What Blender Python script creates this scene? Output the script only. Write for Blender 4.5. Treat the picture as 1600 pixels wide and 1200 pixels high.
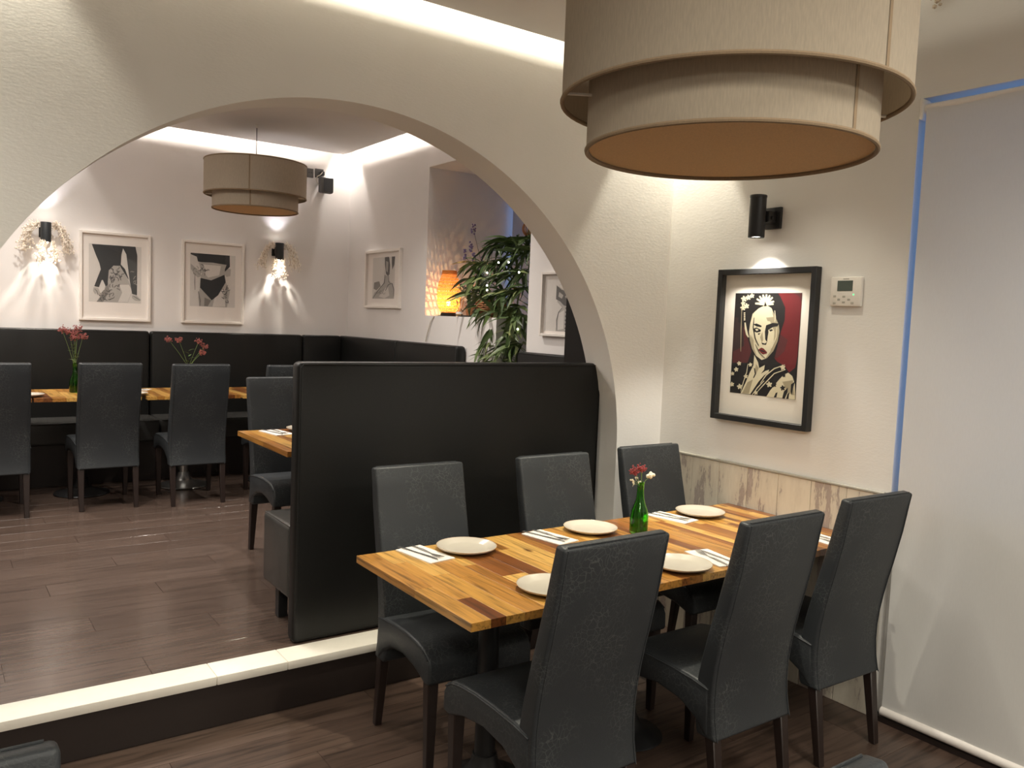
import bpy, bmesh, math, random
from mathutils import Vector, Matrix
for o in list(bpy.data.objects): bpy.data.objects.remove(o)
S = bpy.context.scene
COL = S.collection
R = math.radians
rnd = random.Random(7)

# ------------------------------------------------------------------ camera
cam_data = bpy.data.cameras.new('camera')
cam = bpy.data.objects.new('camera', cam_data); COL.objects.link(cam)
YAW, PITCH, ROLL, EYE = 0.618982, 0.0747855, 0.0398247, 1.6
fwd = Vector((math.sin(YAW)*math.cos(PITCH), math.cos(YAW)*math.cos(PITCH), -math.sin(PITCH)))
rgt0 = Vector((math.cos(YAW), -math.sin(YAW), 0)); up0 = rgt0.cross(fwd)
rgt = rgt0*math.cos(ROLL) + up0*math.sin(ROLL); upv = up0*math.cos(ROLL) - rgt0*math.sin(ROLL)
M4 = Matrix((rgt, upv, -fwd)).transposed().to_4x4(); M4.translation = (0, 0, EYE)
cam.matrix_world = M4
cam_data.sensor_fit = 'HORIZONTAL'; cam_data.sensor_width = 36; cam_data.lens = 36*1293.4/1600
cam_data.clip_start = 0.05
S.camera = cam

# ------------------------------------------------------------------ world, exposure, lights
W = bpy.data.worlds.new('dusk'); S.world = W; W.use_nodes = True
W.node_tree.nodes['Background'].inputs[0].default_value = (0.20, 0.40, 0.85, 1)
W.node_tree.nodes['Background'].inputs[1].default_value = 0.75
S.view_settings.view_transform = 'Standard'; S.view_settings.look = 'None'
S.view_settings.gamma = 1; S.view_settings.use_curve_mapping = False
S.view_settings.exposure = 0.32
WARM = (1.0, 0.94, 0.77); NEUT = (1.0, 0.95, 0.83); PINK = (1.0, 0.93, 0.845)

def area(name, loc, rot, sx, sy, power, col, spread=180):
    d = bpy.data.lights.new(name, 'AREA'); d.shape = 'RECTANGLE'; d.size = sx; d.size_y = sy
    d.energy = power; d.color = col; d.spread = R(spread)
    o = bpy.data.objects.new(name, d); COL.objects.link(o); o.location = loc; o.rotation_euler = rot
    return o
def spot(name, loc, target, power, col, angle, blend=0.35, rad=0.03):
    d = bpy.data.lights.new(name, 'SPOT'); d.energy = power; d.color = col
    d.spot_size = R(angle); d.spot_blend = blend; d.shadow_soft_size = rad
    o = bpy.data.objects.new(name, d); COL.objects.link(o); o.location = loc
    o.rotation_euler = (Vector(target)-Vector(loc)).to_track_quat('-Z', 'Y').to_euler()
    return o
# light strips lying in the ceiling coves
area('cove_strip_light', (0.3, 2.95, 2.985), (R(82), 0, 0), 5.4, 0.03, 17, WARM)
area('cove_strip_light', (2.96, 0.7, 2.985), (R(82), 0, R(-90)), 4.4, 0.03, 1.2, WARM)  # added strip without a known source, brightens the upper right wall
area('cove_strip_light', (0.3, 7.37, 3.24), (R(82), 0, 0), 5.4, 0.03, 21, PINK)
area('cove_strip_light', (3.17, 5.45, 3.24), (R(82), 0, R(-90)), 3.8, 0.03, 15, PINK)
# front room: cove spots, table spots, then added fill panels and spots
spot('cove_spotlight', (3.13, 3.085, 3.04), (3.12, 3.05, 0), 100, WARM, 56, 0.2)
spot('cove_spotlight', (0.10, 3.085, 3.04), (0.10, 3.05, 0), 36, WARM, 78, 0.4)
spot('overhead_spot', (1.95, 2.45, 2.86), (1.95, 2.35, 0), 130, WARM, 74, 0.7)
spot('overhead_spot', (2.75, 2.20, 2.86), (2.75, 2.2, 0), 28, WARM, 74, 0.7)
for q in ((1.9, -1.5), (-0.7, -1.5)):
    area('fill_panel_light', (q[0], q[1], 2.86), (0, 0, 0), 1.4, 0.8, 54, NEUT)  # added soft fill from behind the camera, no fixture there
for q, pw in (((2.15, 0.15), 88), ((0.55, 0.35), 66), ((-0.6, 2.0), 80)):
    spot('overhead_spot', (q[0], q[1], 2.86), (q[0], q[1], 0), pw, NEUT, 155, 0.5, 0.25)  # unseen wide spots added to lift walls, blind and pendant shade
# unseen fill spots over the raised room, then its cove spots
for q in ((0.4, 5.2), (1.7, 4.6), (0.6, 6.7), (2.6, 5.2)):
    spot('overhead_spot', (q[0], q[1], 3.10), (q[0], q[1], 0), 84, PINK, 120, 0.8)
spot('cove_spotlight', (3.31, 7.51, 3.3), (3.28, 7.48, 0), 34, PINK, 62, 0.3)
spot('cove_spotlight', (0.75, 7.51, 3.3), (0.75, 7.47, 0), 30, PINK, 66, 0.3)
area('fill_panel_light', (0.0, 5.2, 3.09), (0, 0, 0), 2.0, 1.4, 55, PINK)  # added fill panel, hidden from view above the arch

# ------------------------------------------------------------------ materials
MATS = {}
def nodes(name):
    m = bpy.data.materials.new(name); m.use_nodes = True; MATS[name] = m
    nt = m.node_tree; b = nt.nodes['Principled BSDF']
    return m, nt, b
def N(nt, t, **kw):
    n = nt.nodes.new(t)
    for k, v in kw.items(): setattr(n, k, v)
    return n
def L(nt, a, b): nt.links.new(a, b)
def ramp(nt, stops):
    n = N(nt, 'ShaderNodeValToRGB'); e = n.color_ramp.elements
    while len(e) < len(stops): e.new(0.5)
    for el, (p, c) in zip(e, stops): el.position = p; el.color = (*c, 1) if len(c) == 3 else c
    return n
def add_bump(nt, b, h, strength, dist=0.01):
    n = N(nt, 'ShaderNodeBump'); n.inputs['Strength'].default_value = strength; n.inputs['Distance'].default_value = dist
    L(nt, h, n.inputs['Height']); L(nt, n.outputs[0], b.inputs['Normal'])
def plain(name, col, rough=0.5, metal=0.0, noise=None, bump=0.2, spec=None, coat=0):
    m, nt, b = nodes(name)
    b.inputs['Base Color'].default_value = (*col, 1); b.inputs['Roughness'].default_value = rough
    b.inputs['Metallic'].default_value = metal
    if spec is not None: b.inputs['Specular IOR Level'].default_value = spec
    if coat: b.inputs['Coat Weight'].default_value = coat; b.inputs['Coat Roughness'].default_value = 0.1
    tc = N(nt, 'ShaderNodeTexCoord'); t = N(nt, 'ShaderNodeTexNoise'); t.inputs['Scale'].default_value = noise or 60
    t.inputs['Detail'].default_value = 4
    L(nt, tc.outputs['Object'], t.inputs['Vector'])
    mx = N(nt, 'ShaderNodeMixRGB', blend_type='MULTIPLY'); mx.inputs[0].default_value = 0.18
    mx.inputs[1].default_value = (*col, 1); L(nt, t.outputs['Color'], mx.inputs[2])
    hs = N(nt, 'ShaderNodeHueSaturation'); hs.inputs['Saturation'].default_value = 1.0; hs.inputs['Value'].default_value = 1.09
    g = ramp(nt, [(0.3, (0.75,)*3), (0.7, (1, 1, 1))]); L(nt, t.outputs['Fac'], g.inputs[0]); L(nt, g.outputs[0], mx.inputs[2])
    L(nt, mx.outputs[0], hs.inputs['Color']); L(nt, hs.outputs[0], b.inputs['Base Color'])
    if noise: add_bump(nt, b, t.outputs['Fac'], bump)
    return m
def emit(name, col, strength):
    m, nt, b = nodes(name); b.inputs['Base Color'].default_value = (*col, 1)
    b.inputs['Emission Color'].default_value = (*col, 1); b.inputs['Emission Strength'].default_value = strength
    return m

def plaster(name, col, bump=0.12):
    m, nt, b = nodes(name); b.inputs['Roughness'].default_value = 0.75
    tc = N(nt, 'ShaderNodeTexCoord')
    a = N(nt, 'ShaderNodeTexNoise'); a.inputs['Scale'].default_value = 90; a.inputs['Detail'].default_value = 5
    c = N(nt, 'ShaderNodeTexNoise'); c.inputs['Scale'].default_value = 2.2; c.inputs['Detail'].default_value = 3
    mp = N(nt, 'ShaderNodeMapping'); mp.inputs['Scale'].default_value = (0.6, 0.6, 1.6)
    L(nt, tc.outputs['Object'], mp.inputs[0]); L(nt, mp.outputs[0], a.inputs['Vector']); L(nt, tc.outputs['Object'], c.inputs['Vector'])
    g = ramp(nt, [(0.3, tuple(v*0.955 for v in col)), (0.7, col)]); L(nt, c.outputs['Fac'], g.inputs[0]); L(nt, g.outputs[0], b.inputs['Base Color'])
    ad = N(nt, 'ShaderNodeMath', operation='MULTIPLY_ADD'); ad.inputs[1].default_value = 2.5
    L(nt, c.outputs['Fac'], ad.inputs[0]); L(nt, a.outputs['Fac'], ad.inputs[2]); add_bump(nt, b, ad.outputs[0], bump, 0.02)
    return m
plaster('plaster', (0.80, 0.775, 0.735), 0.05); plaster('plaster_low_bounce', (0.33, 0.30, 0.27), 0.04); plaster('plaster_back', (0.82, 0.785, 0.765), 0.035); plaster('ceiling_paint', (0.74, 0.71, 0.68), 0.02)

def leather(name, col, crack, rough=0.42, scale=55, lines=0.55):
    m, nt, b = nodes(name); b.inputs['Roughness'].default_value = rough; b.inputs['Specular IOR Level'].default_value = 0.32
    tc = N(nt, 'ShaderNodeTexCoord')
    v = N(nt, 'ShaderNodeTexVoronoi', feature='DISTANCE_TO_EDGE'); v.inputs['Scale'].default_value = scale
    w = N(nt, 'ShaderNodeTexNoise'); w.inputs['Scale'].default_value = 12; w.inputs['Detail'].default_value = 3
    mx = N(nt, 'ShaderNodeMixRGB', blend_type='ADD'); mx.inputs[0].default_value = 0.08
    L(nt, tc.outputs['Object'], mx.inputs[1]); L(nt, w.outputs['Color'], mx.inputs[2]); L(nt, tc.outputs['Object'], w.inputs['Vector'])
    L(nt, mx.outputs[0], v.inputs['Vector'])
    g = ramp(nt, [(0.0, (1, 1, 1)), (0.06, (0, 0, 0))]); L(nt, v.outputs['Distance'], g.inputs[0])
    k = N(nt, 'ShaderNodeMath', operation='MULTIPLY'); k.inputs[1].default_value = lines; L(nt, g.outputs[0], k.inputs[0])
    k2 = N(nt, 'ShaderNodeMath', operation='MULTIPLY'); L(nt, k.outputs[0], k2.inputs[0])
    patch = ramp(nt, [(0.42, (0, 0, 0)), (0.6, (1, 1, 1))]); pn = N(nt, 'ShaderNodeTexNoise'); pn.inputs['Scale'].default_value = 5
    L(nt, tc.outputs['Object'], pn.inputs['Vector']); L(nt, pn.outputs['Fac'], patch.inputs[0]); L(nt, patch.outputs[0], k2.inputs[1])
    c = N(nt, 'ShaderNodeMixRGB'); c.inputs[1].default_value = (*col, 1); c.inputs[2].default_value = (*crack, 1)
    L(nt, k2.outputs[0], c.inputs[0]); L(nt, c.outputs[0], b.inputs['Base Color'])
    f = N(nt, 'ShaderNodeTexNoise'); f.inputs['Scale'].default_value = 320; L(nt, tc.outputs['Object'], f.inputs['Vector'])
    ad = N(nt, 'ShaderNodeMath', operation='SUBTRACT'); L(nt, f.outputs['Fac'], ad.inputs[0]); L(nt, k2.outputs[0], ad.inputs[1])
    add_bump(nt, b, ad.outputs[0], 0.12, 0.004)
    return m
leather('chair_leather', (0.028, 0.031, 0.034), (0.11, 0.115, 0.11))
leather('bench_leather', (0.008, 0.008, 0.0076), (0.02, 0.02, 0.02), rough=0.42, lines=0.25, scale=60)
leather('bench_leather_sheen', (0.055, 0.054, 0.051), (0.07, 0.07, 0.07), rough=0.25, lines=0.25, scale=60)  # same leather with the shine of the lit seats put into its base

def wood(name, stops, rough, scale=(9, 0.9, 9), grain=0.35, knots=True, coat=0.0, bump=0.05):
    # each plank is an object: colour by object, grain along the local y axis
    m, nt, b = nodes(name); b.inputs['Roughness'].default_value = rough
    b.inputs['Coat Weight'].default_value = coat; b.inputs['Coat Roughness'].default_value = 0.12
    tc = N(nt, 'ShaderNodeTexCoord'); oi = N(nt, 'ShaderNodeObjectInfo')
    off = N(nt, 'ShaderNodeMath', operation='MULTIPLY'); off.inputs[1].default_value = 37.0; L(nt, oi.outputs['Random'], off.inputs[0])
    cb = N(nt, 'ShaderNodeCombineXYZ')
    for i in range(3): L(nt, off.outputs[0], cb.inputs[i])
    ad = N(nt, 'ShaderNodeVectorMath', operation='ADD'); L(nt, tc.outputs['Object'], ad.inputs[0]); L(nt, cb.outputs[0], ad.inputs[1])
    mp = N(nt, 'ShaderNodeMapping'); mp.inputs['Scale'].default_value = scale; L(nt, ad.outputs[0], mp.inputs[0])
    n1 = N(nt, 'ShaderNodeTexNoise'); n1.inputs['Scale'].default_value = 4; n1.inputs['Detail'].default_value = 7; n1.inputs['Distortion'].default_value = 0.6
    L(nt, mp.outputs[0], n1.inputs['Vector'])
    base = ramp(nt, stops); base.color_ramp.interpolation = 'LINEAR'; L(nt, oi.outputs['Random'], base.inputs[0])
    g = ramp(nt, [(0.32, (1-grain*1.6,)*3), (0.5, (1-grain*0.4,)*3), (0.68, (1.0,)*3)]); L(nt, n1.outputs['Fac'], g.inputs[0])
    mu = N(nt, 'ShaderNodeMixRGB', blend_type='MULTIPLY'); mu.inputs[0].default_value = 1; L(nt, base.outputs[0], mu.inputs[1]); L(nt, g.outputs[0], mu.inputs[2])
    out = mu.outputs[0]
    if knots:
        v = N(nt, 'ShaderNodeTexVoronoi'); v.inputs['Scale'].default_value = 5.0
        mp2 = N(nt, 'ShaderNodeMapping'); mp2.inputs['Scale'].default_value = (1.5, 0.8, 0.1); L(nt, ad.outputs[0], mp2.inputs[0]); L(nt, mp2.outputs[0], v.inputs['Vector'])
        kr = ramp(nt, [(0.05, (0.22, 0.13, 0.09)), (0.13, (1, 1, 1))]); L(nt, v.outputs['Distance'], kr.inputs[0])
        m2 = N(nt, 'ShaderNodeMixRGB', blend_type='MULTIPLY'); m2.inputs[0].default_value = 0.85; L(nt, out, m2.inputs[1]); L(nt, kr.outputs[0], m2.inputs[2]); out = m2.outputs[0]
    L(nt, out, b.inputs['Base Color']); add_bump(nt, b, n1.outputs['Fac'], bump, 0.004)
    return m
wood('acacia', [(0.0, (0.15, 0.046, 0.011)), (0.25, (0.28, 0.10, 0.022)), (0.5, (0.43, 0.19, 0.038)), (0.75, (0.56, 0.285, 0.060)), (1.0, (0.68, 0.40, 0.11))], 0.28, scale=(24, 1.1, 24), grain=0.42, coat=0.15)
wood('floor_plank', [(0.0, (0.080, 0.050, 0.037)), (0.5, (0.105, 0.067, 0.050)), (1.0, (0.125, 0.083, 0.063))], 0.34, scale=(14, 0.8, 14), grain=0.38, knots=False, bump=0.08)
wood('floor_plank_glare', [(0.0, (0.105, 0.071, 0.056)), (0.5, (0.118, 0.081, 0.064)), (1.0, (0.130, 0.090, 0.072))], 0.27, scale=(14, 0.8, 14), grain=0.25, coat=0.25, knots=False, bump=0.07)  # base lightened to carry the glare on the raised floor
plain('riser_wood', (0.020, 0.013, 0.011), 0.5, noise=30, bump=0.05)
plain('leg_wood', (0.020, 0.012, 0.010), 0.4, noise=40, bump=0.05)
plain('white_trim', (0.80, 0.755, 0.67), 0.55, noise=25, bump=0.15)
plain('black_metal', (0.012, 0.012, 0.013), 0.42)
plain('anthracite', (0.022, 0.025, 0.028), 0.5)
plain('device_grey', (0.07, 0.066, 0.062), 0.5)
plain('steel', (0.55, 0.55, 0.54), 0.28, 1.0)
plain('brushed_metal', (0.42, 0.42, 0.41), 0.3, 1.0)
plain('white_plastic', (0.74, 0.70, 0.64), 0.4)
plain('dark_print', (0.10, 0.10, 0.09), 0.6)
plain('lcd', (0.075, 0.095, 0.08), 0.25)
plain('frame_black', (0.012, 0.012, 0.012), 0.45)
plain('frame_white', (0.80, 0.75, 0.70), 0.45)
plain('mat_board', (0.80, 0.755, 0.67), 0.8, noise=300, bump=0.03)
plain('mat_board_pale', (0.80, 0.745, 0.70), 0.8, noise=300, bump=0.03)
plain('porcelain', (0.46, 0.42, 0.35), 0.16, noise=18, bump=0.01)
plain('porcelain_rim', (0.42, 0.31, 0.21), 0.3)
plain('paper_napkin', (0.66, 0.61, 0.55), 0.85, noise=200, bump=0.05)
plain('leaf_green', (0.07, 0.13, 0.03), 0.5); plain('stem_green', (0.14, 0.21, 0.06), 0.6)
plain('red_floret', (0.26, 0.035, 0.035), 0.7); plain('white_floret', (0.80, 0.74, 0.55), 0.7); plain('pink_floret', (0.30, 0.085, 0.075), 0.7)
plain('lavender_floret', (0.16, 0.11, 0.22), 0.8); plain('dark_leaf', (0.022, 0.045, 0.02), 0.5); plain('grey_leaf', (0.075, 0.085, 0.07), 0.6)
plain('bark', (0.10, 0.065, 0.04), 0.8, noise=50); plain('terracotta', (0.30, 0.12, 0.045), 0.7, noise=40); plain('pot_dark', (0.05, 0.05, 0.05), 0.5)
plain('rattan_solid', (0.58, 0.25, 0.06), 0.55, noise=80)
plain('dark_door', (0.010, 0.008, 0.007), 0.6, spec=0.25)
plain('grey_strip', (0.36, 0.34, 0.29), 0.5); plain('window_frame', (0.70, 0.70, 0.68), 0.5)
plain('copper', (0.5, 0.22, 0.10), 0.35, 0.8)
plain('silver_gold', (0.70, 0.60, 0.48), 0.25, 1.0)
plain('cable_white', (0.55, 0.50, 0.42), 0.6); plain('seam_shadow', (0.30, 0.22, 0.15), 0.9)
plain('ink', (0.012, 0.011, 0.011), 0.5); plain('cream', (0.66, 0.60, 0.42), 0.5); plain('tan', (0.36, 0.31, 0.20), 0.5)
plain('red', (0.135, 0.010, 0.013), 0.5); plain('maroon', (0.085, 0.018, 0.02), 0.5); plain('dark', (0.035, 0.02, 0.02), 0.5); plain('lip', (0.17, 0.02, 0.02), 0.5)
plain('pale', (0.62, 0.585, 0.55), 0.5); plain('grey', (0.40, 0.375, 0.35), 0.5); plain('mid', (0.22, 0.205, 0.19), 0.5); plain('dark2', (0.085, 0.08, 0.078), 0.5); plain('ink2', (0.028, 0.030, 0.033), 0.5)
emit('lens_glow', (1.0, 0.93, 0.82), 14); emit('fairy_glow', (1.0, 0.95, 0.8), 12); emit('bulb_glow', (1.0, 0.66, 0.28), 40); emit('green_led', (0.1, 0.9, 0.3), 1.2)

def glassy(name, col, rough=0.03, trans=1.0, ior=1.45):
    m, nt, b = nodes(name); b.inputs['Base Color'].default_value = (*col, 1); b.inputs['Roughness'].default_value = rough
    b.inputs['Transmission Weight'].default_value = trans; b.inputs['IOR'].default_value = ior
    return m
glassy('green_glass', (0.20, 0.72, 0.08), 0.04); glassy('clear_glass', (0.95, 0.93, 0.85), 0.02); glassy('amber_oil', (0.8, 0.6, 0.2), 0.02)
def pane_mat(name, tint, gloss):
    m, nt, b = nodes(name); nt.nodes.remove(b); out = nt.nodes['Material Output']
    t = N(nt, 'ShaderNodeBsdfTransparent'); t.inputs[0].default_value = (*tint, 1)
    g = N(nt, 'ShaderNodeBsdfGlossy'); g.inputs['Roughness'].default_value = 0.02
    lw = N(nt, 'ShaderNodeLayerWeight'); pw = N(nt, 'ShaderNodeMath', operation='POWER'); pw.inputs[1].default_value = 5; L(nt, lw.outputs['Facing'], pw.inputs[0])
    f = N(nt, 'ShaderNodeMath', operation='MULTIPLY_ADD'); f.inputs[1].default_value = gloss; f.inputs[2].default_value = 0.02; L(nt, pw.outputs[0], f.inputs[0])
    x = N(nt, 'ShaderNodeMixShader'); L(nt, f.outputs[0], x.inputs[0]); L(nt, t.outputs[0], x.inputs[1]); L(nt, g.outputs[0], x.inputs[2]); L(nt, x.outputs[0], out.inputs[0])
pane_mat('picture_glass', (1, 1, 1), 0.3); pane_mat('window_glass', (0.95, 0.98, 1), 0.5)
def fabric(name, col, trans, clear=0.0, weave=420, rough=0.9, gloss=0.0, vary=0.86):
    m, nt, b = nodes(name); out = nt.nodes['Material Output']
    b.inputs['Roughness'].default_value = rough
    tc = N(nt, 'ShaderNodeTexCoord'); n = N(nt, 'ShaderNodeTexNoise'); n.inputs['Scale'].default_value = weave/6; n.inputs['Detail'].default_value = 5
    mp = N(nt, 'ShaderNodeMapping'); mp.inputs['Scale'].default_value = (4, 4, 0.6); L(nt, tc.outputs['Object'], mp.inputs[0]); L(nt, mp.outputs[0], n.inputs['Vector'])
    g = ramp(nt, [(0.3, tuple(v*vary for v in col)), (0.7, col)]); L(nt, n.outputs['Fac'], g.inputs[0]); L(nt, g.outputs[0], b.inputs['Base Color'])
    add_bump(nt, b, n.outputs['Fac'], 0.1, 0.003)
    t = N(nt, 'ShaderNodeBsdfTranslucent'); L(nt, g.outputs[0], t.inputs[0])
    x = N(nt, 'ShaderNodeMixShader'); x.inputs[0].default_value = trans; L(nt, b.outputs[0], x.inputs[1]); L(nt, t.outputs[0], x.inputs[2]); last = x
    if clear:
        tr = N(nt, 'ShaderNodeBsdfTransparent'); y = N(nt, 'ShaderNodeMixShader'); y.inputs[0].default_value = clear
        L(nt, x.outputs[0], y.inputs[1]); L(nt, tr.outputs[0], y.inputs[2]); last = y
    L(nt, last.outputs[0], out.inputs[0])
fabric('shade_linen', (0.58, 0.495, 0.385), 0.42); fabric('shade_rim', (0.27, 0.19, 0.115), 0.0); fabric('shade_diffuser', (0.92, 0.68, 0.40), 0.5)
fabric('blind_cloth', (0.86, 0.845, 0.82), 0.22, clear=0.06, rough=0.3, vary=0.975); fabric('blind_cloth_pale', (0.55, 0.56, 0.60), 0.4)

fabric('rattan', (0.75, 0.36, 0.10), 0.5, weave=900)
def crystal(name):
    m, nt, b = nodes(name); b.inputs['Base Color'].default_value = (0.95, 0.90, 0.84, 1); b.inputs['Roughness'].default_value = 0.08
    t = N(nt, 'ShaderNodeBsdfTranslucent'); t.inputs[0].default_value = (1, .95, .88, 1); x = N(nt, 'ShaderNodeMixShader'); x.inputs[0].default_value = 0.55
    L(nt, b.outputs[0], x.inputs[1]); L(nt, t.outputs[0], x.inputs[2]); L(nt, x.outputs[0], nt.nodes['Material Output'].inputs[0])
crystal('crystal_bead')
def leafmat(name, stops):
    m, nt, b = nodes(name); oi = N(nt, 'ShaderNodeObjectInfo'); g = ramp(nt, stops); L(nt, oi.outputs['Random'], g.inputs[0])
    L(nt, g.outputs[0], b.inputs['Base Color']); b.inputs['Roughness'].default_value = 0.45
leafmat('bamboo_leaf', [(0, (0.040, 0.075, 0.018)), (0.5, (0.10, 0.145, 0.045)), (1, (0.24, 0.28, 0.11))])
def boards(name):
    m, nt, b = nodes(name); b.inputs['Roughness'].default_value = 0.6
    tc = N(nt, 'ShaderNodeTexCoord'); oi = N(nt, 'ShaderNodeObjectInfo')
    off = N(nt, 'ShaderNodeMath', operation='MULTIPLY'); off.inputs[1].default_value = 53.0; L(nt, oi.outputs['Random'], off.inputs[0])
    cb = N(nt, 'ShaderNodeCombineXYZ')
    for i in range(3): L(nt, off.outputs[0], cb.inputs[i])
    ad = N(nt, 'ShaderNodeVectorMath', operation='ADD'); L(nt, tc.outputs['Object'], ad.inputs[0]); L(nt, cb.outputs[0], ad.inputs[1])
    mp = N(nt, 'ShaderNodeMapping'); mp.inputs['Scale'].default_value = (12, 12, 2.4); L(nt, ad.outputs[0], mp.inputs[0])
    n = N(nt, 'ShaderNodeTexNoise'); n.inputs['Scale'].default_value = 1.0; n.inputs['Detail'].default_value = 8; n.inputs['Roughness'].default_value = 0.72; L(nt, mp.outputs[0], n.inputs['Vector'])
    sh = N(nt, 'ShaderNodeMath', operation='MULTIPLY_ADD'); sh.inputs[1].default_value = 0.16; L(nt, oi.outputs['Random'], sh.inputs[0]); 
    sb = N(nt, 'ShaderNodeMath', operation='SUBTRACT'); sb.inputs[1].default_value = 0.08; L(nt, n.outputs['Fac'], sb.inputs[0]); L(nt, sb.outputs[0], sh.inputs[2])
    g = ramp(nt, [(0.40, (0.70, 0.64, 0.53)), (0.55, (0.62, 0.56, 0.46)), (0.575, (0.37, 0.31, 0.27)), (0.62, (0.42, 0.35, 0.31)), (0.75, (0.52, 0.44, 0.39))]); L(nt, sh.outputs[0], g.inputs[0])
    L(nt, g.outputs[0], b.inputs['Base Color']); add_bump(nt, b, n.outputs['Fac'], 0.15, 0.003)
boards('peeling_board')

# ------------------------------------------------------------------ builders
def mat(m): return MATS[m] if isinstance(m, str) else m
def add_obj(name, data, parent=None, loc=None, rot=None):
    o = bpy.data.objects.new(name, data); COL.objects.link(o)
    if parent is not None: o.parent = parent
    if loc is not None: o.location = loc
    if rot is not None: o.rotation_euler = rot
    return o
def obj(name, bm, m, parent=None, smooth=35, loc=None, rot=None):
    bmesh.ops.recalc_face_normals(bm, faces=bm.faces)
    me = bpy.data.meshes.new(name); bm.to_mesh(me); bm.free()
    for x in (m if isinstance(m, (list, tuple)) else [m]): me.materials.append(mat(x))
    if smooth:
        me.shade_smooth(); me.set_sharp_from_angle(angle=R(smooth))
    return add_obj(name, me, parent, loc, rot)
def tag(o, label, cat, group=None, kind=None):
    o['label'] = label; o['category'] = cat
    if group: o['group'] = group
    if kind: o['kind'] = kind
    return o
def thing(name, label, cat, loc=(0, 0, 0), rz=0.0, group=None):
    o = add_obj(name, None, None, loc, (0, 0, rz)); o.empty_display_size = 0.1
    return tag(o, label, cat, group)
def struct(o, label=None):
    o['kind'] = 'structure'
    if label: o['label'] = label
    return o
def BM(): return bmesh.new()
def box(bm, lo, hi):
    vs = [bm.verts.new((x, y, z)) for x in (lo[0], hi[0]) for y in (lo[1], hi[1]) for z in (lo[2], hi[2])]
    for f in ((0, 1, 3, 2), (4, 6, 7, 5), (0, 4, 5, 1), (2, 3, 7, 6), (0, 2, 6, 4), (1, 5, 7, 3)): bm.faces.new([vs[i] for i in f])
    return vs
def bevel(bm, w, seg=2, ang=30):
    bm.normal_update()
    es = [e for e in bm.edges if len(e.link_faces) == 2 and e.calc_face_angle(0) > R(ang)]
    if es: bmesh.ops.bevel(bm, geom=es, offset=w, segments=seg, profile=0.5, affect='EDGES', clamp_overlap=True)
    return bm
def bbox(lo, hi, w=0.0, seg=2):
    bm = BM(); box(bm, lo, hi)
    if w: bmesh.ops.recalc_face_normals(bm, faces=bm.faces); bevel(bm, w, seg)
    return bm
def prism(pts, axis, lo, hi, bm=None):
    bm = bm or BM()
    def p3(p, t): return {'x': (t, p[0], p[1]), 'y': (p[0], t, p[1]), 'z': (p[0], p[1], t)}[axis]
    a = [bm.verts.new(p3(p, lo)) for p in pts]; b = [bm.verts.new(p3(p, hi)) for p in pts]
    bm.faces.new(a); bm.faces.new(b[::-1]); n = len(pts)
    for i in range(n): bm.faces.new((a[i], b[i], b[(i+1) % n], a[(i+1) % n]))
    bmesh.ops.recalc_face_normals(bm, faces=bm.faces)
    return bm
def lathe(prof, seg=32, bm=None, cen=(0, 0, 0), cap=False):
    bm = bm or BM(); rings = []
    for r, z in prof:
        if r < 1e-6: rings.append([bm.verts.new((cen[0], cen[1], cen[2]+z))])
        else: rings.append([bm.verts.new((cen[0]+r*math.cos(2*math.pi*k/seg), cen[1]+r*math.sin(2*math.pi*k/seg), cen[2]+z)) for k in range(seg)])
    for a, b in zip(rings, rings[1:]):
        for k in range(seg):
            j = (k+1) % seg
            if len(a) == 1 and len(b) == 1: continue
            if len(a) == 1: bm.faces.new((a[0], b[j], b[k]))
            elif len(b) == 1: bm.faces.new((a[k], a[j], b[0]))
            else: bm.faces.new((a[k], a[j], b[j], b[k]))
    return bm
def tube(path, r, seg=8, bm=None, taper=None, closed=False):
    bm = bm or BM(); P = [Vector(p) for p in path]; rings = []; n = len(P); ref = None
    for i, p in enumerate(P):
        if closed: d = P[(i+1) % n]-P[i-1]
        else: d = P[min(i+1, n-1)]-P[max(i-1, 0)]
        d.normalize()
        if ref is None: ref = d.orthogonal().normalized()
        ref = (ref - d*ref.dot(d)).normalized(); s = d.cross(ref)
        rr = r if taper is None else r*(1+(taper-1)*i/(n-1))
        rings.append([bm.verts.new(p+ref*rr*math.cos(2*math.pi*k/seg)+s*rr*math.sin(2*math.pi*k/seg)) for k in range(seg)])
    pairs = list(zip(rings, rings[1:])) + ([(rings[-1], rings[0])] if closed else [])
    for a, b in pairs:
        for k in range(seg): bm.faces.new((a[k], a[(k+1) % seg], b[(k+1) % seg], b[k]))
    if not closed: bm.faces.new(rings[0][::-1]); bm.faces.new(rings[-1])
    return bm
def ball(bm, c, r, sub=1, sq=(1, 1, 1)):
    bmesh.ops.create_icosphere(bm, subdivisions=sub, radius=r, matrix=Matrix.Translation(c) @ Matrix.Diagonal((*sq, 1)))
def octa(bm, c, r, s=1.3):
    c = Vector(c); v = [bm.verts.new(c+Vector(q)*r) for q in ((1, 0, 0), (0, 1, 0), (-1, 0, 0), (0, -1, 0))]
    t = bm.verts.new(c+Vector((0, 0, r*s))); b = bm.verts.new(c-Vector((0, 0, r*s)))
    for k in range(4): bm.faces.new((v[k], v[(k+1) % 4], t)); bm.faces.new((v[(k+1) % 4], v[k], b))
def circle(r, z, n=48, cx=0, cy=0): return [(cx+r*math.cos(2*math.pi*k/n), cy+r*math.sin(2*math.pi*k/n), z) for k in range(n)]
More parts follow.
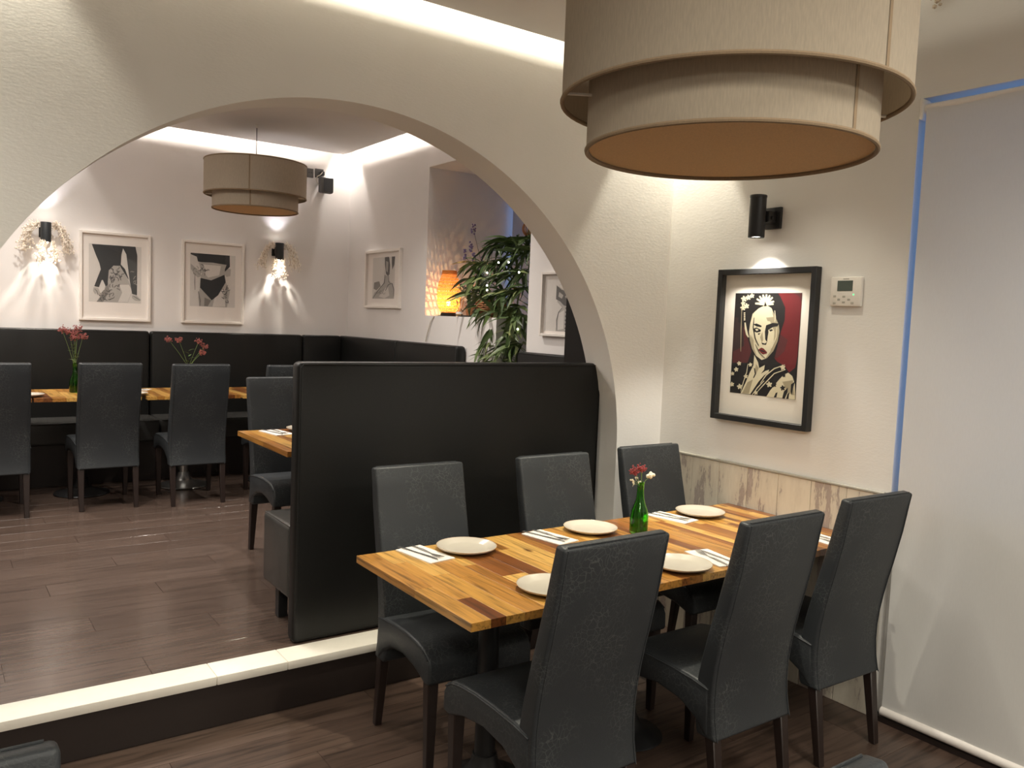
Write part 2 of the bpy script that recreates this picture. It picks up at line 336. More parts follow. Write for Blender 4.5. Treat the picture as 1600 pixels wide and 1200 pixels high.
def dup(root, loc, rz=None, label=None, group=None):
    r = root.copy(); COL.objects.link(r); r.location = loc
    if rz is not None: r.rotation_euler = (0, 0, rz)
    if label: r['label'] = label
    if group: r['group'] = group
    for ch in list(root.children):
        c = ch.copy(); COL.objects.link(c); c.parent = r
        for g in list(ch.children):
            d = g.copy(); COL.objects.link(d); d.parent = c
    return r
ART={
'portrait':[('maroon',[(0.0,0.656),(0.282,0.663),(0.307,0.428),(0.255,0.314),(0.016,0.301)]),
('dark',[(0.0,0.755),(0.143,0.758),(0.184,0.478),(0.015,0.414)]),
('red',[(0.656,0.999),(0.869,0.998),(0.966,0.966),(1.0,0.901),(0.993,0.706),(0.99,0.406),(0.969,0.301),(0.889,0.25),(0.815,0.311),(0.704,0.345),(0.661,0.376),(0.698,0.499),(0.723,0.633),(0.778,0.768),(0.757,0.874)]),
('maroon',[(0.869,0.998),(0.998,0.997),(1.0,0.901),(0.966,0.966)]),
('maroon',[(0.726,0.607),(0.838,0.557),(0.801,0.45),(0.701,0.379),(0.661,0.376),(0.698,0.499)]),
('ink',[(0.071,0.714),(0.067,0.856),(0.154,0.954),(0.31,0.993),(0.556,0.996),(0.688,0.97),(0.774,0.861),(0.775,0.741),(0.73,0.627),(0.713,0.54),(0.688,0.499),(0.307,0.428),(0.228,0.564),(0.175,0.66)]),
('cream',[(0.308,0.809),(0.377,0.851),(0.487,0.887),(0.571,0.855),(0.624,0.786),(0.693,0.7),(0.71,0.633),(0.692,0.539),(0.638,0.443),(0.551,0.371),(0.472,0.35),(0.385,0.387),(0.315,0.453),(0.274,0.537),(0.25,0.62),(0.26,0.704),(0.282,0.76)]),
('tan',[(0.573,0.839),(0.624,0.786),(0.693,0.7),(0.71,0.633),(0.692,0.539),(0.638,0.443),(0.551,0.371),(0.522,0.362),(0.595,0.441),(0.635,0.537),(0.635,0.631),(0.565,0.724),(0.52,0.764),(0.623,0.738)]),
('tan',[(0.5,0.763),(0.62,0.772),(0.645,0.725),(0.524,0.73)]),
('tan',[(0.272,0.593),(0.327,0.539),(0.346,0.457),(0.395,0.388),(0.315,0.453),(0.27,0.537)]),
('ink',[(0.508,0.689),(0.606,0.714),(0.696,0.71),(0.679,0.683),(0.61,0.673),(0.556,0.649),(0.543,0.588),(0.537,0.526),(0.506,0.552),(0.494,0.627)]),
('ink',[(0.306,0.695),(0.362,0.703),(0.439,0.683),(0.436,0.668),(0.361,0.674)]),
('ink',[(0.305,0.647),(0.362,0.665),(0.435,0.642),(0.428,0.625),(0.375,0.614),(0.32,0.625)]),
('cream',[(0.343,0.645),(0.371,0.653),(0.397,0.641),(0.369,0.63)]),
('cream',[(0.543,0.645),(0.6,0.657),(0.63,0.642),(0.593,0.61),(0.552,0.612)]),
('ink',[(0.557,0.645),(0.6,0.654),(0.614,0.641),(0.575,0.629)]),
('ink',[(0.383,0.603),(0.433,0.614),(0.405,0.592)]),
('tan',[(0.428,0.57),(0.457,0.626),(0.478,0.545),(0.46,0.519)]),
('ink',[(0.452,0.519),(0.506,0.512),(0.537,0.528),(0.524,0.499),(0.47,0.501)]),
('lip',[(0.41,0.449),(0.457,0.47),(0.491,0.463),(0.547,0.43),(0.545,0.417),(0.487,0.406),(0.45,0.42)]),
('ink',[(0.418,0.446),(0.476,0.446),(0.539,0.427),(0.478,0.429)]),
('ink',[(0.385,0.387),(0.472,0.35),(0.551,0.371),(0.638,0.443),(0.66,0.39),(0.547,0.316),(0.477,0.305),(0.423,0.323)]),
('cream',[(0.479,0.89),(0.4,0.909),(0.32,0.907),(0.32,0.891),(0.397,0.884),(0.475,0.876)]),
('cream',[(0.484,0.889),(0.418,0.928),(0.345,0.95),(0.335,0.936),(0.399,0.908),(0.47,0.877)]),
('cream',[(0.486,0.887),(0.442,0.939),(0.388,0.975),(0.37,0.966),(0.413,0.925),(0.467,0.879)]),
('cream',[(0.488,0.885),(0.471,0.942),(0.442,0.986),(0.42,0.982),(0.436,0.936),(0.466,0.881)]),
('cream',[(0.488,0.882),(0.499,0.939),(0.498,0.985),(0.475,0.988),(0.463,0.942),(0.465,0.884)]),
('cream',[(0.488,0.88),(0.524,0.931),(0.548,0.974),(0.528,0.982),(0.49,0.942),(0.466,0.886)]),
('cream',[(0.486,0.878),(0.542,0.918),(0.588,0.953),(0.572,0.965),(0.514,0.935),(0.468,0.888)]),
('cream',[(0.483,0.876),(0.549,0.896),(0.608,0.913),(0.6,0.927),(0.532,0.918),(0.471,0.89)]),
('cream',[(0.48,0.876),(0.542,0.881),(0.602,0.886),(0.601,0.901),(0.535,0.906),(0.473,0.89)]),
('ink',[(0.458,0.872),(0.473,0.92),(0.5,0.875)]),
('cream',[(0.166,0.938),(0.181,0.925),(0.171,0.918),(0.155,0.92),(0.142,0.926),(0.129,0.914),(0.115,0.918),(0.111,0.928),(0.116,0.938),(0.092,0.943),(0.093,0.952),(0.107,0.957),(0.123,0.957),(0.121,0.972),(0.136,0.974),(0.149,0.967),(0.154,0.957),(0.176,0.962),(0.184,0.953),(0.178,0.943)]),
('cream',[(0.23,0.952),(0.244,0.941),(0.235,0.935),(0.221,0.936),(0.209,0.942),(0.198,0.93),(0.185,0.934),(0.181,0.944),(0.186,0.952),(0.164,0.957),(0.165,0.965),(0.178,0.97),(0.192,0.969),(0.191,0.984),(0.204,0.985),(0.215,0.978),(0.22,0.97),(0.24,0.974),(0.247,0.966),(0.242,0.957)]),
('cream',[(0.286,0.97),(0.298,0.959),(0.29,0.954),(0.277,0.955),(0.267,0.96),(0.257,0.95),(0.245,0.953),(0.242,0.962),(0.246,0.969),(0.227,0.973),(0.228,0.981),(0.239,0.985),(0.252,0.985),(0.25,0.997),(0.262,0.999),(0.272,0.993),(0.276,0.985),(0.294,0.988),(0.3,0.982),(0.296,0.974)]),
('cream',[(0.156,0.849),(0.169,0.837),(0.161,0.831),(0.146,0.832),(0.134,0.838),(0.122,0.826),(0.11,0.83),(0.106,0.839),(0.11,0.848),(0.089,0.852),(0.09,0.861),(0.102,0.866),(0.117,0.865),(0.115,0.88),(0.129,0.881),(0.14,0.875),(0.145,0.866),(0.165,0.87),(0.172,0.863),(0.167,0.854)]),
('cream',[(0.212,0.869),(0.225,0.857),(0.217,0.851),(0.202,0.852),(0.191,0.858),(0.179,0.846),(0.166,0.85),(0.162,0.86),(0.167,0.868),(0.145,0.873),(0.146,0.881),(0.159,0.886),(0.173,0.885),(0.172,0.9),(0.185,0.901),(0.196,0.895),(0.201,0.886),(0.221,0.89),(0.228,0.882),(0.223,0.874)]),
('cream',[(0.152,0.894),(0.163,0.885),(0.156,0.879),(0.143,0.88),(0.134,0.885),(0.123,0.875),(0.113,0.879),(0.109,0.887),(0.113,0.894),(0.095,0.898),(0.096,0.905),(0.106,0.909),(0.119,0.909),(0.117,0.921),(0.129,0.922),(0.139,0.916),(0.142,0.909),(0.16,0.913),(0.166,0.906),(0.161,0.899)]),
('cream',[(0.15,0.807),(0.174,0.81),(0.175,0.799),(0.152,0.796)]),
('cream',[(0.152,0.789),(0.176,0.792),(0.177,0.781),(0.154,0.778)]),
('cream',[(0.154,0.772),(0.178,0.775),(0.179,0.764),(0.155,0.761)]),
('cream',[(0.156,0.755),(0.179,0.758),(0.181,0.747),(0.157,0.744)]),
('cream',[(0.158,0.74),(0.181,0.743),(0.182,0.732),(0.159,0.729)]),
('cream',[(0.171,0.708),(0.182,0.644),(0.21,0.588),(0.242,0.562),(0.258,0.567),(0.24,0.595),(0.214,0.649),(0.19,0.71)]),
('cream',[(0.294,0.802),(0.268,0.718),(0.292,0.593),(0.337,0.539),(0.345,0.541),(0.307,0.595),(0.284,0.718),(0.303,0.801)]),
('ink',[(0.313,0.761),(0.305,0.663),(0.349,0.552),(0.412,0.486),(0.42,0.489),(0.364,0.556),(0.321,0.664),(0.322,0.76)]),
('cream',[(0.619,0.832),(0.632,0.766),(0.63,0.726),(0.64,0.725),(0.648,0.766),(0.628,0.833)]),
('tan',[(0.111,0.856),(0.118,0.645),(0.136,0.42),(0.144,0.42),(0.131,0.645),(0.119,0.856)]),
('cream',[(0.665,0.672),(0.662,0.579),(0.607,0.47),(0.616,0.467),(0.678,0.577),(0.675,0.672)]),
('ink',[(0.359,0.498),(0.429,0.417),(0.519,0.367),(0.524,0.371),(0.438,0.422),(0.366,0.5)]),
('cream',[(0.357,0.395),(0.423,0.323),(0.445,0.269),(0.528,0.304),(0.521,0.258),(0.476,0.216),(0.544,0.248),(0.597,0.262),(0.588,0.235),(0.528,0.204),(0.443,0.132),(0.331,0.005),(0.177,0.003),(0.245,0.111),(0.304,0.219),(0.353,0.292)]),
('tan',[(0.393,0.308),(0.439,0.269),(0.404,0.212),(0.375,0.224)]),
('tan',[(0.276,0.12),(0.358,0.153),(0.309,0.011),(0.203,0.005)]),
('ink',[(0.364,0.264),(0.383,0.211),(0.36,0.169),(0.373,0.166),(0.404,0.211),(0.377,0.266)]),
('cream',[(0.105,0.234),(0.117,0.225),(0.11,0.219),(0.097,0.219),(0.087,0.223),(0.077,0.213),(0.066,0.216),(0.063,0.223),(0.066,0.231),(0.048,0.234),(0.049,0.241),(0.06,0.246),(0.072,0.246),(0.071,0.258),(0.082,0.26),(0.092,0.255),(0.096,0.248),(0.114,0.253),(0.12,0.246),(0.115,0.239)]),
('cream',[(0.047,0.19),(0.057,0.182),(0.051,0.177),(0.04,0.177),(0.032,0.181),(0.023,0.172),(0.014,0.174),(0.012,0.181),(0.015,0.187),(0.0,0.19),(0.0,0.196),(0.009,0.2),(0.019,0.2),(0.018,0.21),(0.028,0.212),(0.036,0.207),(0.039,0.201),(0.054,0.205),(0.059,0.2),(0.055,0.194)]),
('cream',[(0.051,0.081),(0.063,0.072),(0.056,0.066),(0.043,0.066),(0.033,0.071),(0.023,0.06),(0.012,0.062),(0.008,0.07),(0.012,0.078),(0.0,0.081),(0.0,0.088),(0.005,0.093),(0.018,0.093),(0.016,0.106),(0.028,0.108),(0.038,0.103),(0.042,0.095),(0.06,0.1),(0.066,0.094),(0.061,0.086)]),
('cream',[(0.18,0.066),(0.193,0.056),(0.185,0.049),(0.17,0.049),(0.158,0.054),(0.146,0.041),(0.134,0.044),(0.13,0.053),(0.134,0.062),(0.113,0.065),(0.114,0.074),(0.127,0.08),(0.141,0.08),(0.14,0.094),(0.153,0.097),(0.164,0.091),(0.169,0.083),(0.189,0.088),(0.196,0.081),(0.191,0.072)]),
('cream',[(0.263,0.174),(0.274,0.165),(0.267,0.16),(0.255,0.16),(0.246,0.164),(0.237,0.154),(0.227,0.157),(0.224,0.164),(0.227,0.171),(0.21,0.174),(0.211,0.181),(0.221,0.185),(0.232,0.185),(0.231,0.197),(0.242,0.198),(0.251,0.194),(0.254,0.187),(0.27,0.191),(0.276,0.186),(0.272,0.178)]),
('cream',[(0.323,0.293),(0.333,0.285),(0.327,0.28),(0.316,0.281),(0.308,0.284),(0.299,0.275),(0.29,0.278),(0.287,0.285),(0.29,0.291),(0.275,0.294),(0.275,0.3),(0.285,0.304),(0.295,0.304),(0.294,0.315),(0.304,0.316),(0.312,0.312),(0.315,0.306),(0.33,0.31),(0.335,0.304),(0.332,0.297)]),
('cream',[(0.146,0.297),(0.157,0.288),(0.15,0.283),(0.138,0.283),(0.129,0.287),(0.119,0.278),(0.109,0.28),(0.106,0.288),(0.109,0.295),(0.092,0.297),(0.093,0.304),(0.103,0.309),(0.114,0.309),(0.113,0.32),(0.124,0.322),(0.133,0.317),(0.137,0.31),(0.153,0.315),(0.159,0.309),(0.155,0.301)]),
('cream',[(0.636,0.117),(0.65,0.106),(0.641,0.098),(0.626,0.098),(0.614,0.104),(0.602,0.091),(0.589,0.094),(0.586,0.104),(0.59,0.113),(0.568,0.116),(0.569,0.126),(0.582,0.131),(0.596,0.132),(0.595,0.147),(0.609,0.149),(0.62,0.143),(0.625,0.134),(0.646,0.14),(0.653,0.132),(0.647,0.123)]),
('cream',[(0.816,0.291),(0.829,0.281),(0.821,0.275),(0.808,0.275),(0.798,0.28),(0.787,0.268),(0.776,0.271),(0.772,0.28),(0.776,0.289),(0.757,0.292),(0.758,0.3),(0.769,0.305),(0.782,0.305),(0.781,0.319),(0.792,0.321),(0.803,0.315),(0.807,0.307),(0.825,0.312),(0.831,0.305),(0.827,0.297)]),
('cream',[(0.435,0.023),(0.446,0.015),(0.439,0.01),(0.428,0.01),(0.419,0.014),(0.41,0.004),(0.4,0.006),(0.397,0.013),(0.4,0.02),(0.384,0.022),(0.385,0.029),(0.395,0.034),(0.405,0.034),(0.404,0.045),(0.415,0.047),(0.423,0.043),(0.427,0.036),(0.442,0.041),(0.448,0.035),(0.444,0.028)]),
('cream',[(0.264,0.301),(0.249,0.217),(0.206,0.116),(0.176,0.022),(0.182,0.021),(0.218,0.114),(0.261,0.215),(0.271,0.3)]),
('cream',[(0.368,0.0),(0.445,0.074),(0.538,0.15),(0.53,0.154),(0.432,0.08),(0.359,0.004)]),
('cream',[(0.479,0.119),(0.564,0.205),(0.676,0.272),(0.826,0.319),(0.822,0.324),(0.668,0.281),(0.553,0.212),(0.472,0.122)]),
('cream',[(0.399,0.0),(0.534,0.108),(0.681,0.226),(0.84,0.274),(0.837,0.28),(0.672,0.233),(0.522,0.114),(0.392,0.0)]),
('cream',[(0.634,0.065),(0.743,0.167),(0.815,0.225),(0.879,0.249),(0.94,0.22),(0.985,0.145),(1.0,0.002),(0.581,0.0)]),
('tan',[(0.802,0.158),(0.953,0.182),(0.986,0.041),(0.89,0.059)]),
('ink',[(0.691,0.0),(0.716,0.045),(0.743,0.053),(0.73,0.003)]),
('ink',[(0.815,0.0),(0.835,0.068),(0.888,0.109),(0.886,0.059),(0.852,0.0)]),
('ink',[(0.873,0.001),(0.89,0.052),(0.914,0.063),(0.907,0.002)]),
('ink',[(0.929,0.141),(0.982,0.171),(0.961,0.104),(0.953,0.038),(0.93,0.075)]),
('ink',[(0.835,0.096),(0.847,0.086),(0.839,0.08),(0.826,0.08),(0.816,0.085),(0.805,0.073),(0.794,0.076),(0.791,0.085),(0.795,0.093),(0.776,0.096),(0.776,0.104),(0.788,0.109),(0.8,0.11),(0.799,0.123),(0.811,0.125),(0.821,0.12),(0.825,0.112),(0.843,0.117),(0.85,0.11),(0.845,0.102)]),
('ink',[(0.707,0.118),(0.719,0.109),(0.711,0.103),(0.699,0.103),(0.69,0.107),(0.68,0.096),(0.67,0.099),(0.667,0.107),(0.67,0.115),(0.653,0.117),(0.654,0.125),(0.664,0.13),(0.675,0.13),(0.674,0.142),(0.685,0.144),(0.695,0.139),(0.698,0.132),(0.715,0.137),(0.721,0.13),(0.717,0.123)]),
('ink',[(0.834,0.217),(0.842,0.21),(0.837,0.205),(0.828,0.205),(0.82,0.209),(0.813,0.201),(0.805,0.203),(0.803,0.209),(0.805,0.215),(0.792,0.217),(0.793,0.223),(0.801,0.226),(0.809,0.226),(0.809,0.236),(0.817,0.237),(0.824,0.233),(0.827,0.228),(0.839,0.231),(0.844,0.227),(0.841,0.221)])],
'photo_bodysuit':[('pale',[(0.0,1.0),(1.0,1.0),(1.0,0.0),(0.0,0.0)]),
('grey',[(0.359,0.521),(0.428,0.63),(0.566,0.651),(0.688,0.543),(0.761,0.381),(0.834,0.219),(0.74,0.007),(0.144,0.0),(0.284,0.192)]),
('pale',[(0.573,0.315),(0.759,0.325),(0.825,0.218),(0.737,0.012),(0.55,0.01),(0.631,0.181)]),
('mid',[(0.144,0.0),(0.284,0.192),(0.356,0.357),(0.389,0.197),(0.266,0.0)]),
('dark2',[(0.553,0.374),(0.571,0.398),(0.558,0.423),(0.54,0.441),(0.533,0.436),(0.545,0.415),(0.556,0.397),(0.546,0.377)]),
('dark2',[(0.453,0.41),(0.431,0.425),(0.404,0.43),(0.378,0.434),(0.375,0.426),(0.399,0.417),(0.425,0.412),(0.448,0.404)]),
('dark2',[(0.416,0.35),(0.442,0.363),(0.456,0.386),(0.474,0.404),(0.469,0.41),(0.445,0.394),(0.432,0.372),(0.411,0.356)]),
('dark2',[(0.476,0.515),(0.484,0.491),(0.508,0.475),(0.538,0.474),(0.54,0.482),(0.515,0.488),(0.496,0.5),(0.483,0.519)]),
('dark2',[(0.576,0.522),(0.55,0.535),(0.525,0.517),(0.5,0.509),(0.501,0.502),(0.53,0.505),(0.551,0.521),(0.572,0.514)]),
('dark2',[(0.476,0.376),(0.493,0.4),(0.487,0.425),(0.487,0.449),(0.478,0.449),(0.472,0.423),(0.478,0.401),(0.469,0.379)]),
('dark2',[(0.467,0.264),(0.451,0.28),(0.451,0.3),(0.456,0.323),(0.448,0.325),(0.436,0.301),(0.438,0.273),(0.462,0.258)]),
('dark2',[(0.458,0.58),(0.435,0.584),(0.422,0.605),(0.391,0.605),(0.39,0.597),(0.414,0.594),(0.426,0.573),(0.457,0.572)]),
('dark2',[(0.543,0.523),(0.526,0.504),(0.501,0.491),(0.487,0.466),(0.494,0.462),(0.511,0.482),(0.536,0.495),(0.55,0.519)]),
('dark2',[(0.546,0.5),(0.52,0.505),(0.494,0.513),(0.465,0.501),(0.468,0.494),(0.492,0.5),(0.516,0.492),(0.545,0.493)]),
('dark2',[(0.545,0.272),(0.551,0.293),(0.576,0.303),(0.589,0.329),(0.581,0.332),(0.567,0.313),(0.54,0.301),(0.536,0.273)]),
('dark2',[(0.53,0.482),(0.556,0.479),(0.578,0.475),(0.582,0.454),(0.591,0.456),(0.59,0.484),(0.56,0.493),(0.531,0.49)]),
('dark2',[(0.528,0.585),(0.559,0.584),(0.579,0.611),(0.573,0.638),(0.565,0.636),(0.565,0.613),(0.553,0.596),(0.528,0.593)]),
('dark2',[(0.519,0.245),(0.544,0.236),(0.568,0.232),(0.58,0.214),(0.588,0.217),(0.578,0.242),(0.549,0.249),(0.522,0.253)]),
('dark2',[(0.597,0.461),(0.596,0.438),(0.585,0.412),(0.607,0.393),(0.614,0.399),(0.6,0.415),(0.611,0.437),(0.605,0.463)]),
('dark2',[(0.474,0.526),(0.462,0.546),(0.457,0.569),(0.451,0.592),(0.442,0.591),(0.443,0.565),(0.448,0.54),(0.466,0.521)]),
('dark2',[(0.445,0.448),(0.426,0.428),(0.411,0.407),(0.396,0.386),(0.402,0.381),(0.422,0.4),(0.438,0.421),(0.452,0.444)]),
('dark2',[(0.513,0.537),(0.542,0.531),(0.567,0.545),(0.592,0.548),(0.593,0.556),(0.563,0.558),(0.539,0.544),(0.514,0.544)]),
('dark2',[(0.443,0.338),(0.465,0.357),(0.477,0.382),(0.475,0.408),(0.466,0.408),(0.462,0.384),(0.453,0.363),(0.437,0.343)]),
('dark2',[(0.466,0.412),(0.463,0.436),(0.46,0.458),(0.469,0.48),(0.462,0.483),(0.445,0.459),(0.448,0.432),(0.458,0.41)]),
('dark2',[(0.611,0.483),(0.629,0.499),(0.657,0.503),(0.679,0.524),(0.674,0.529),(0.651,0.515),(0.623,0.511),(0.604,0.487)]),
('dark2',[(0.424,0.404),(0.414,0.379),(0.418,0.354),(0.419,0.331),(0.427,0.33),(0.433,0.356),(0.429,0.379),(0.432,0.402)]),
('dark2',[(0.463,0.452),(0.441,0.439),(0.412,0.433),(0.4,0.406),(0.408,0.404),(0.42,0.423),(0.446,0.427),(0.468,0.446)]),
('dark2',[(0.538,0.307),(0.509,0.302),(0.483,0.285),(0.478,0.258),(0.486,0.256),(0.495,0.278),(0.515,0.29),(0.54,0.299)]),
('dark2',[(0.553,0.46),(0.579,0.449),(0.611,0.451),(0.634,0.47),(0.628,0.476),(0.606,0.463),(0.582,0.462),(0.557,0.467)]),
('dark2',[(0.383,0.451),(0.403,0.437),(0.415,0.422),(0.409,0.4),(0.417,0.398),(0.43,0.424),(0.413,0.448),(0.388,0.458)]),
('dark2',[(0.55,0.425),(0.539,0.451),(0.509,0.452),(0.483,0.454),(0.48,0.447),(0.506,0.439),(0.53,0.439),(0.542,0.422)]),
('dark2',[(0.546,0.27),(0.577,0.279),(0.581,0.311),(0.555,0.324),(0.55,0.317),(0.568,0.304),(0.566,0.287),(0.544,0.278)]),
('dark2',[(0.397,0.326),(0.385,0.303),(0.382,0.276),(0.397,0.254),(0.404,0.258),(0.396,0.279),(0.399,0.301),(0.405,0.324)]),
('dark2',[(0.481,0.525),(0.454,0.522),(0.429,0.516),(0.406,0.523),(0.402,0.516),(0.427,0.502),(0.456,0.509),(0.483,0.518)]),
('dark2',[(0.453,0.428),(0.432,0.442),(0.414,0.453),(0.418,0.474),(0.41,0.476),(0.4,0.448),(0.423,0.43),(0.449,0.422)]),
('dark2',[(0.574,0.422),(0.592,0.442),(0.609,0.461),(0.632,0.475),(0.628,0.482),(0.6,0.471),(0.58,0.449),(0.567,0.426)]),
('dark2',[(0.576,0.541),(0.554,0.552),(0.536,0.569),(0.508,0.576),(0.505,0.568),(0.527,0.558),(0.545,0.54),(0.572,0.533)]),
('dark2',[(0.46,0.549),(0.468,0.577),(0.444,0.592),(0.421,0.604),(0.415,0.598),(0.434,0.581),(0.454,0.571),(0.452,0.55)]),
('dark2',[(0.39,0.178),(0.37,0.194),(0.345,0.199),(0.326,0.213),(0.32,0.208),(0.337,0.189),(0.364,0.183),(0.386,0.172)]),
('dark2',[(0.423,0.074),(0.451,0.064),(0.479,0.081),(0.481,0.108),(0.473,0.108),(0.468,0.087),(0.449,0.076),(0.426,0.08)]),
('dark2',[(0.383,0.152),(0.384,0.129),(0.378,0.104),(0.396,0.084),(0.402,0.088),(0.391,0.107),(0.398,0.13),(0.391,0.154)]),
('dark2',[(0.232,0.107),(0.21,0.112),(0.196,0.13),(0.176,0.145),(0.17,0.14),(0.186,0.122),(0.202,0.102),(0.231,0.1)]),
('dark2',[(0.244,0.086),(0.217,0.075),(0.204,0.052),(0.193,0.03),(0.2,0.026),(0.216,0.047),(0.226,0.067),(0.247,0.08)]),
('dark2',[(0.371,0.049),(0.398,0.04),(0.423,0.054),(0.448,0.064),(0.446,0.071),(0.418,0.065),(0.397,0.052),(0.373,0.055)]),
('dark2',[(0.369,0.145),(0.344,0.146),(0.323,0.157),(0.297,0.164),(0.294,0.157),(0.317,0.146),(0.341,0.134),(0.369,0.138)]),
('dark2',[(0.264,0.172),(0.24,0.161),(0.217,0.151),(0.193,0.15),(0.192,0.143),(0.219,0.14),(0.246,0.15),(0.268,0.166)]),
('dark2',[(0.261,0.117),(0.239,0.133),(0.208,0.127),(0.193,0.103),(0.2,0.1),(0.215,0.117),(0.236,0.121),(0.257,0.112)]),
('dark2',[(0.44,0.109),(0.464,0.125),(0.474,0.153),(0.46,0.175),(0.453,0.172),(0.46,0.151),(0.453,0.132),(0.435,0.114)]),
('dark2',[(0.265,0.15),(0.261,0.171),(0.277,0.188),(0.289,0.211),(0.283,0.214),(0.266,0.195),(0.248,0.173),(0.258,0.148)]),
('dark2',[(0.369,0.191),(0.392,0.203),(0.417,0.211),(0.443,0.218),(0.442,0.225),(0.414,0.223),(0.387,0.214),(0.365,0.197)]),
('dark2',[(0.355,0.05),(0.38,0.037),(0.405,0.052),(0.429,0.061),(0.428,0.068),(0.399,0.063),(0.38,0.049),(0.359,0.057)]),
('dark2',[(0.303,0.082),(0.3,0.061),(0.279,0.052),(0.256,0.039),(0.259,0.033),(0.284,0.042),(0.311,0.055),(0.31,0.082)]),
('dark2',[(0.265,0.064),(0.293,0.076),(0.295,0.105),(0.276,0.123),(0.27,0.119),(0.283,0.1),(0.282,0.082),(0.262,0.069)]),
('dark2',[(0.388,0.165),(0.394,0.188),(0.404,0.208),(0.423,0.224),(0.419,0.23),(0.393,0.216),(0.381,0.19),(0.381,0.165)]),
('dark2',[(0.27,0.126),(0.247,0.107),(0.257,0.083),(0.258,0.061),(0.265,0.06),(0.27,0.086),(0.261,0.105),(0.276,0.122)]),
('dark2',[(0.369,0.143),(0.397,0.14),(0.425,0.15),(0.448,0.164),(0.445,0.17),(0.42,0.161),(0.396,0.152),(0.37,0.15)]),
('dark2',[(0.22,0.07),(0.211,0.044),(0.23,0.029),(0.227,0.008),(0.235,0.007),(0.243,0.033),(0.223,0.048),(0.228,0.069)]),
('dark2',[(0.276,0.039),(0.302,0.04),(0.324,0.034),(0.347,0.024),(0.351,0.029),(0.331,0.045),(0.303,0.052),(0.276,0.046)]),
('dark2',[(0.343,0.152),(0.313,0.143),(0.31,0.118),(0.292,0.102),(0.297,0.097),(0.322,0.113),(0.324,0.136),(0.345,0.146)]),
('dark2',[(0.272,0.089),(0.264,0.062),(0.289,0.045),(0.317,0.047),(0.318,0.053),(0.294,0.056),(0.277,0.067),(0.28,0.088)]),
('ink2',[(0.053,0.991),(0.883,1.0),(0.92,0.843),(0.917,0.145),(0.823,0.163),(0.777,0.381),(0.743,0.602),(0.706,0.854),(0.643,0.956),(0.612,0.846),(0.601,0.671),(0.68,0.598),(0.762,0.408),(0.738,0.435),(0.582,0.647),(0.459,0.643),(0.372,0.554),(0.349,0.303),(0.315,0.274),(0.261,0.384),(0.237,0.377),(0.188,0.254),(0.101,0.268),(0.164,0.427),(0.222,0.566),(0.194,0.673),(0.131,0.805)]),
('grey',[(0.086,0.248),(0.176,0.245),(0.216,0.149),(0.163,0.117),(0.134,0.158),(0.122,0.126),(0.079,0.182)]),
('grey',[(0.816,0.146),(0.91,0.139),(1.0,0.066),(0.964,0.043),(0.882,0.05),(0.82,0.092)]),
('dark2',[(0.106,0.221),(0.147,0.182),(0.162,0.132),(0.169,0.134),(0.157,0.188),(0.111,0.225)]),
('dark2',[(0.838,0.128),(0.905,0.093),(0.975,0.057),(0.979,0.063),(0.912,0.103),(0.843,0.134)]),
('mid',[(0.853,0.361),(0.859,0.382),(0.879,0.392),(0.906,0.398),(0.906,0.407),(0.875,0.407),(0.845,0.39),(0.843,0.361)]),
('mid',[(0.847,0.345),(0.874,0.34),(0.896,0.333),(0.914,0.317),(0.922,0.322),(0.908,0.346),(0.879,0.355),(0.849,0.354)]),
('mid',[(0.848,0.343),(0.881,0.346),(0.898,0.377),(0.878,0.399),(0.869,0.393),(0.88,0.375),(0.871,0.358),(0.847,0.352)]),
('mid',[(0.862,0.565),(0.836,0.563),(0.809,0.573),(0.782,0.553),(0.788,0.546),(0.81,0.557),(0.833,0.547),(0.864,0.556)]),
('mid',[(0.892,0.488),(0.864,0.473),(0.851,0.448),(0.837,0.426),(0.845,0.421),(0.866,0.441),(0.878,0.464),(0.898,0.48)])],
'photo_briefs':[('pale',[(0.0,1.0),(1.0,1.0),(1.0,0.0),(0.0,0.0)]),
('grey',[(0.183,0.832),(0.812,0.829),(0.765,0.661),(0.79,0.485),(0.884,0.312),(0.819,0.0),(0.427,0.0),(0.392,0.005),(0.211,0.005),(0.183,0.166),(0.218,0.37),(0.232,0.545),(0.259,0.634)]),
('pale',[(0.287,0.795),(0.676,0.788),(0.64,0.61),(0.392,0.553),(0.305,0.636)]),
('pale',[(0.551,0.21),(0.765,0.366),(0.783,0.013),(0.498,0.003)]),
('mid',[(0.322,0.171),(0.47,0.125),(0.392,0.005),(0.315,0.008)]),
('grey',[(0.01,0.799),(0.183,0.673),(0.259,0.576),(0.166,0.542),(0.096,0.596),(0.017,0.701)]),
('grey',[(0.74,0.66),(0.819,0.746),(0.898,0.742),(0.891,0.609),(0.801,0.586)]),
('ink2',[(0.01,0.998),(0.87,0.998),(0.87,0.909),(0.805,0.816),(0.498,0.839),(0.235,0.835),(0.169,0.843),(0.141,0.931),(0.01,0.972)]),
('ink2',[(0.837,0.901),(0.87,0.962),(0.877,0.785),(0.765,0.684),(0.762,0.726)]),
('ink2',[(0.228,0.539),(0.463,0.504),(0.754,0.625),(0.787,0.485),(0.622,0.228),(0.48,0.125),(0.392,0.203),(0.218,0.356)]),
('dark2',[(0.32,0.666),(0.345,0.679),(0.376,0.676),(0.403,0.694),(0.399,0.699),(0.373,0.687),(0.342,0.69),(0.315,0.671)]),
('dark2',[(0.318,0.724),(0.305,0.698),(0.312,0.669),(0.344,0.659),(0.347,0.665),(0.323,0.676),(0.319,0.698),(0.325,0.723)]),
('dark2',[(0.356,0.683),(0.374,0.702),(0.4,0.7),(0.422,0.685),(0.427,0.69),(0.406,0.71),(0.369,0.712),(0.35,0.686)]),
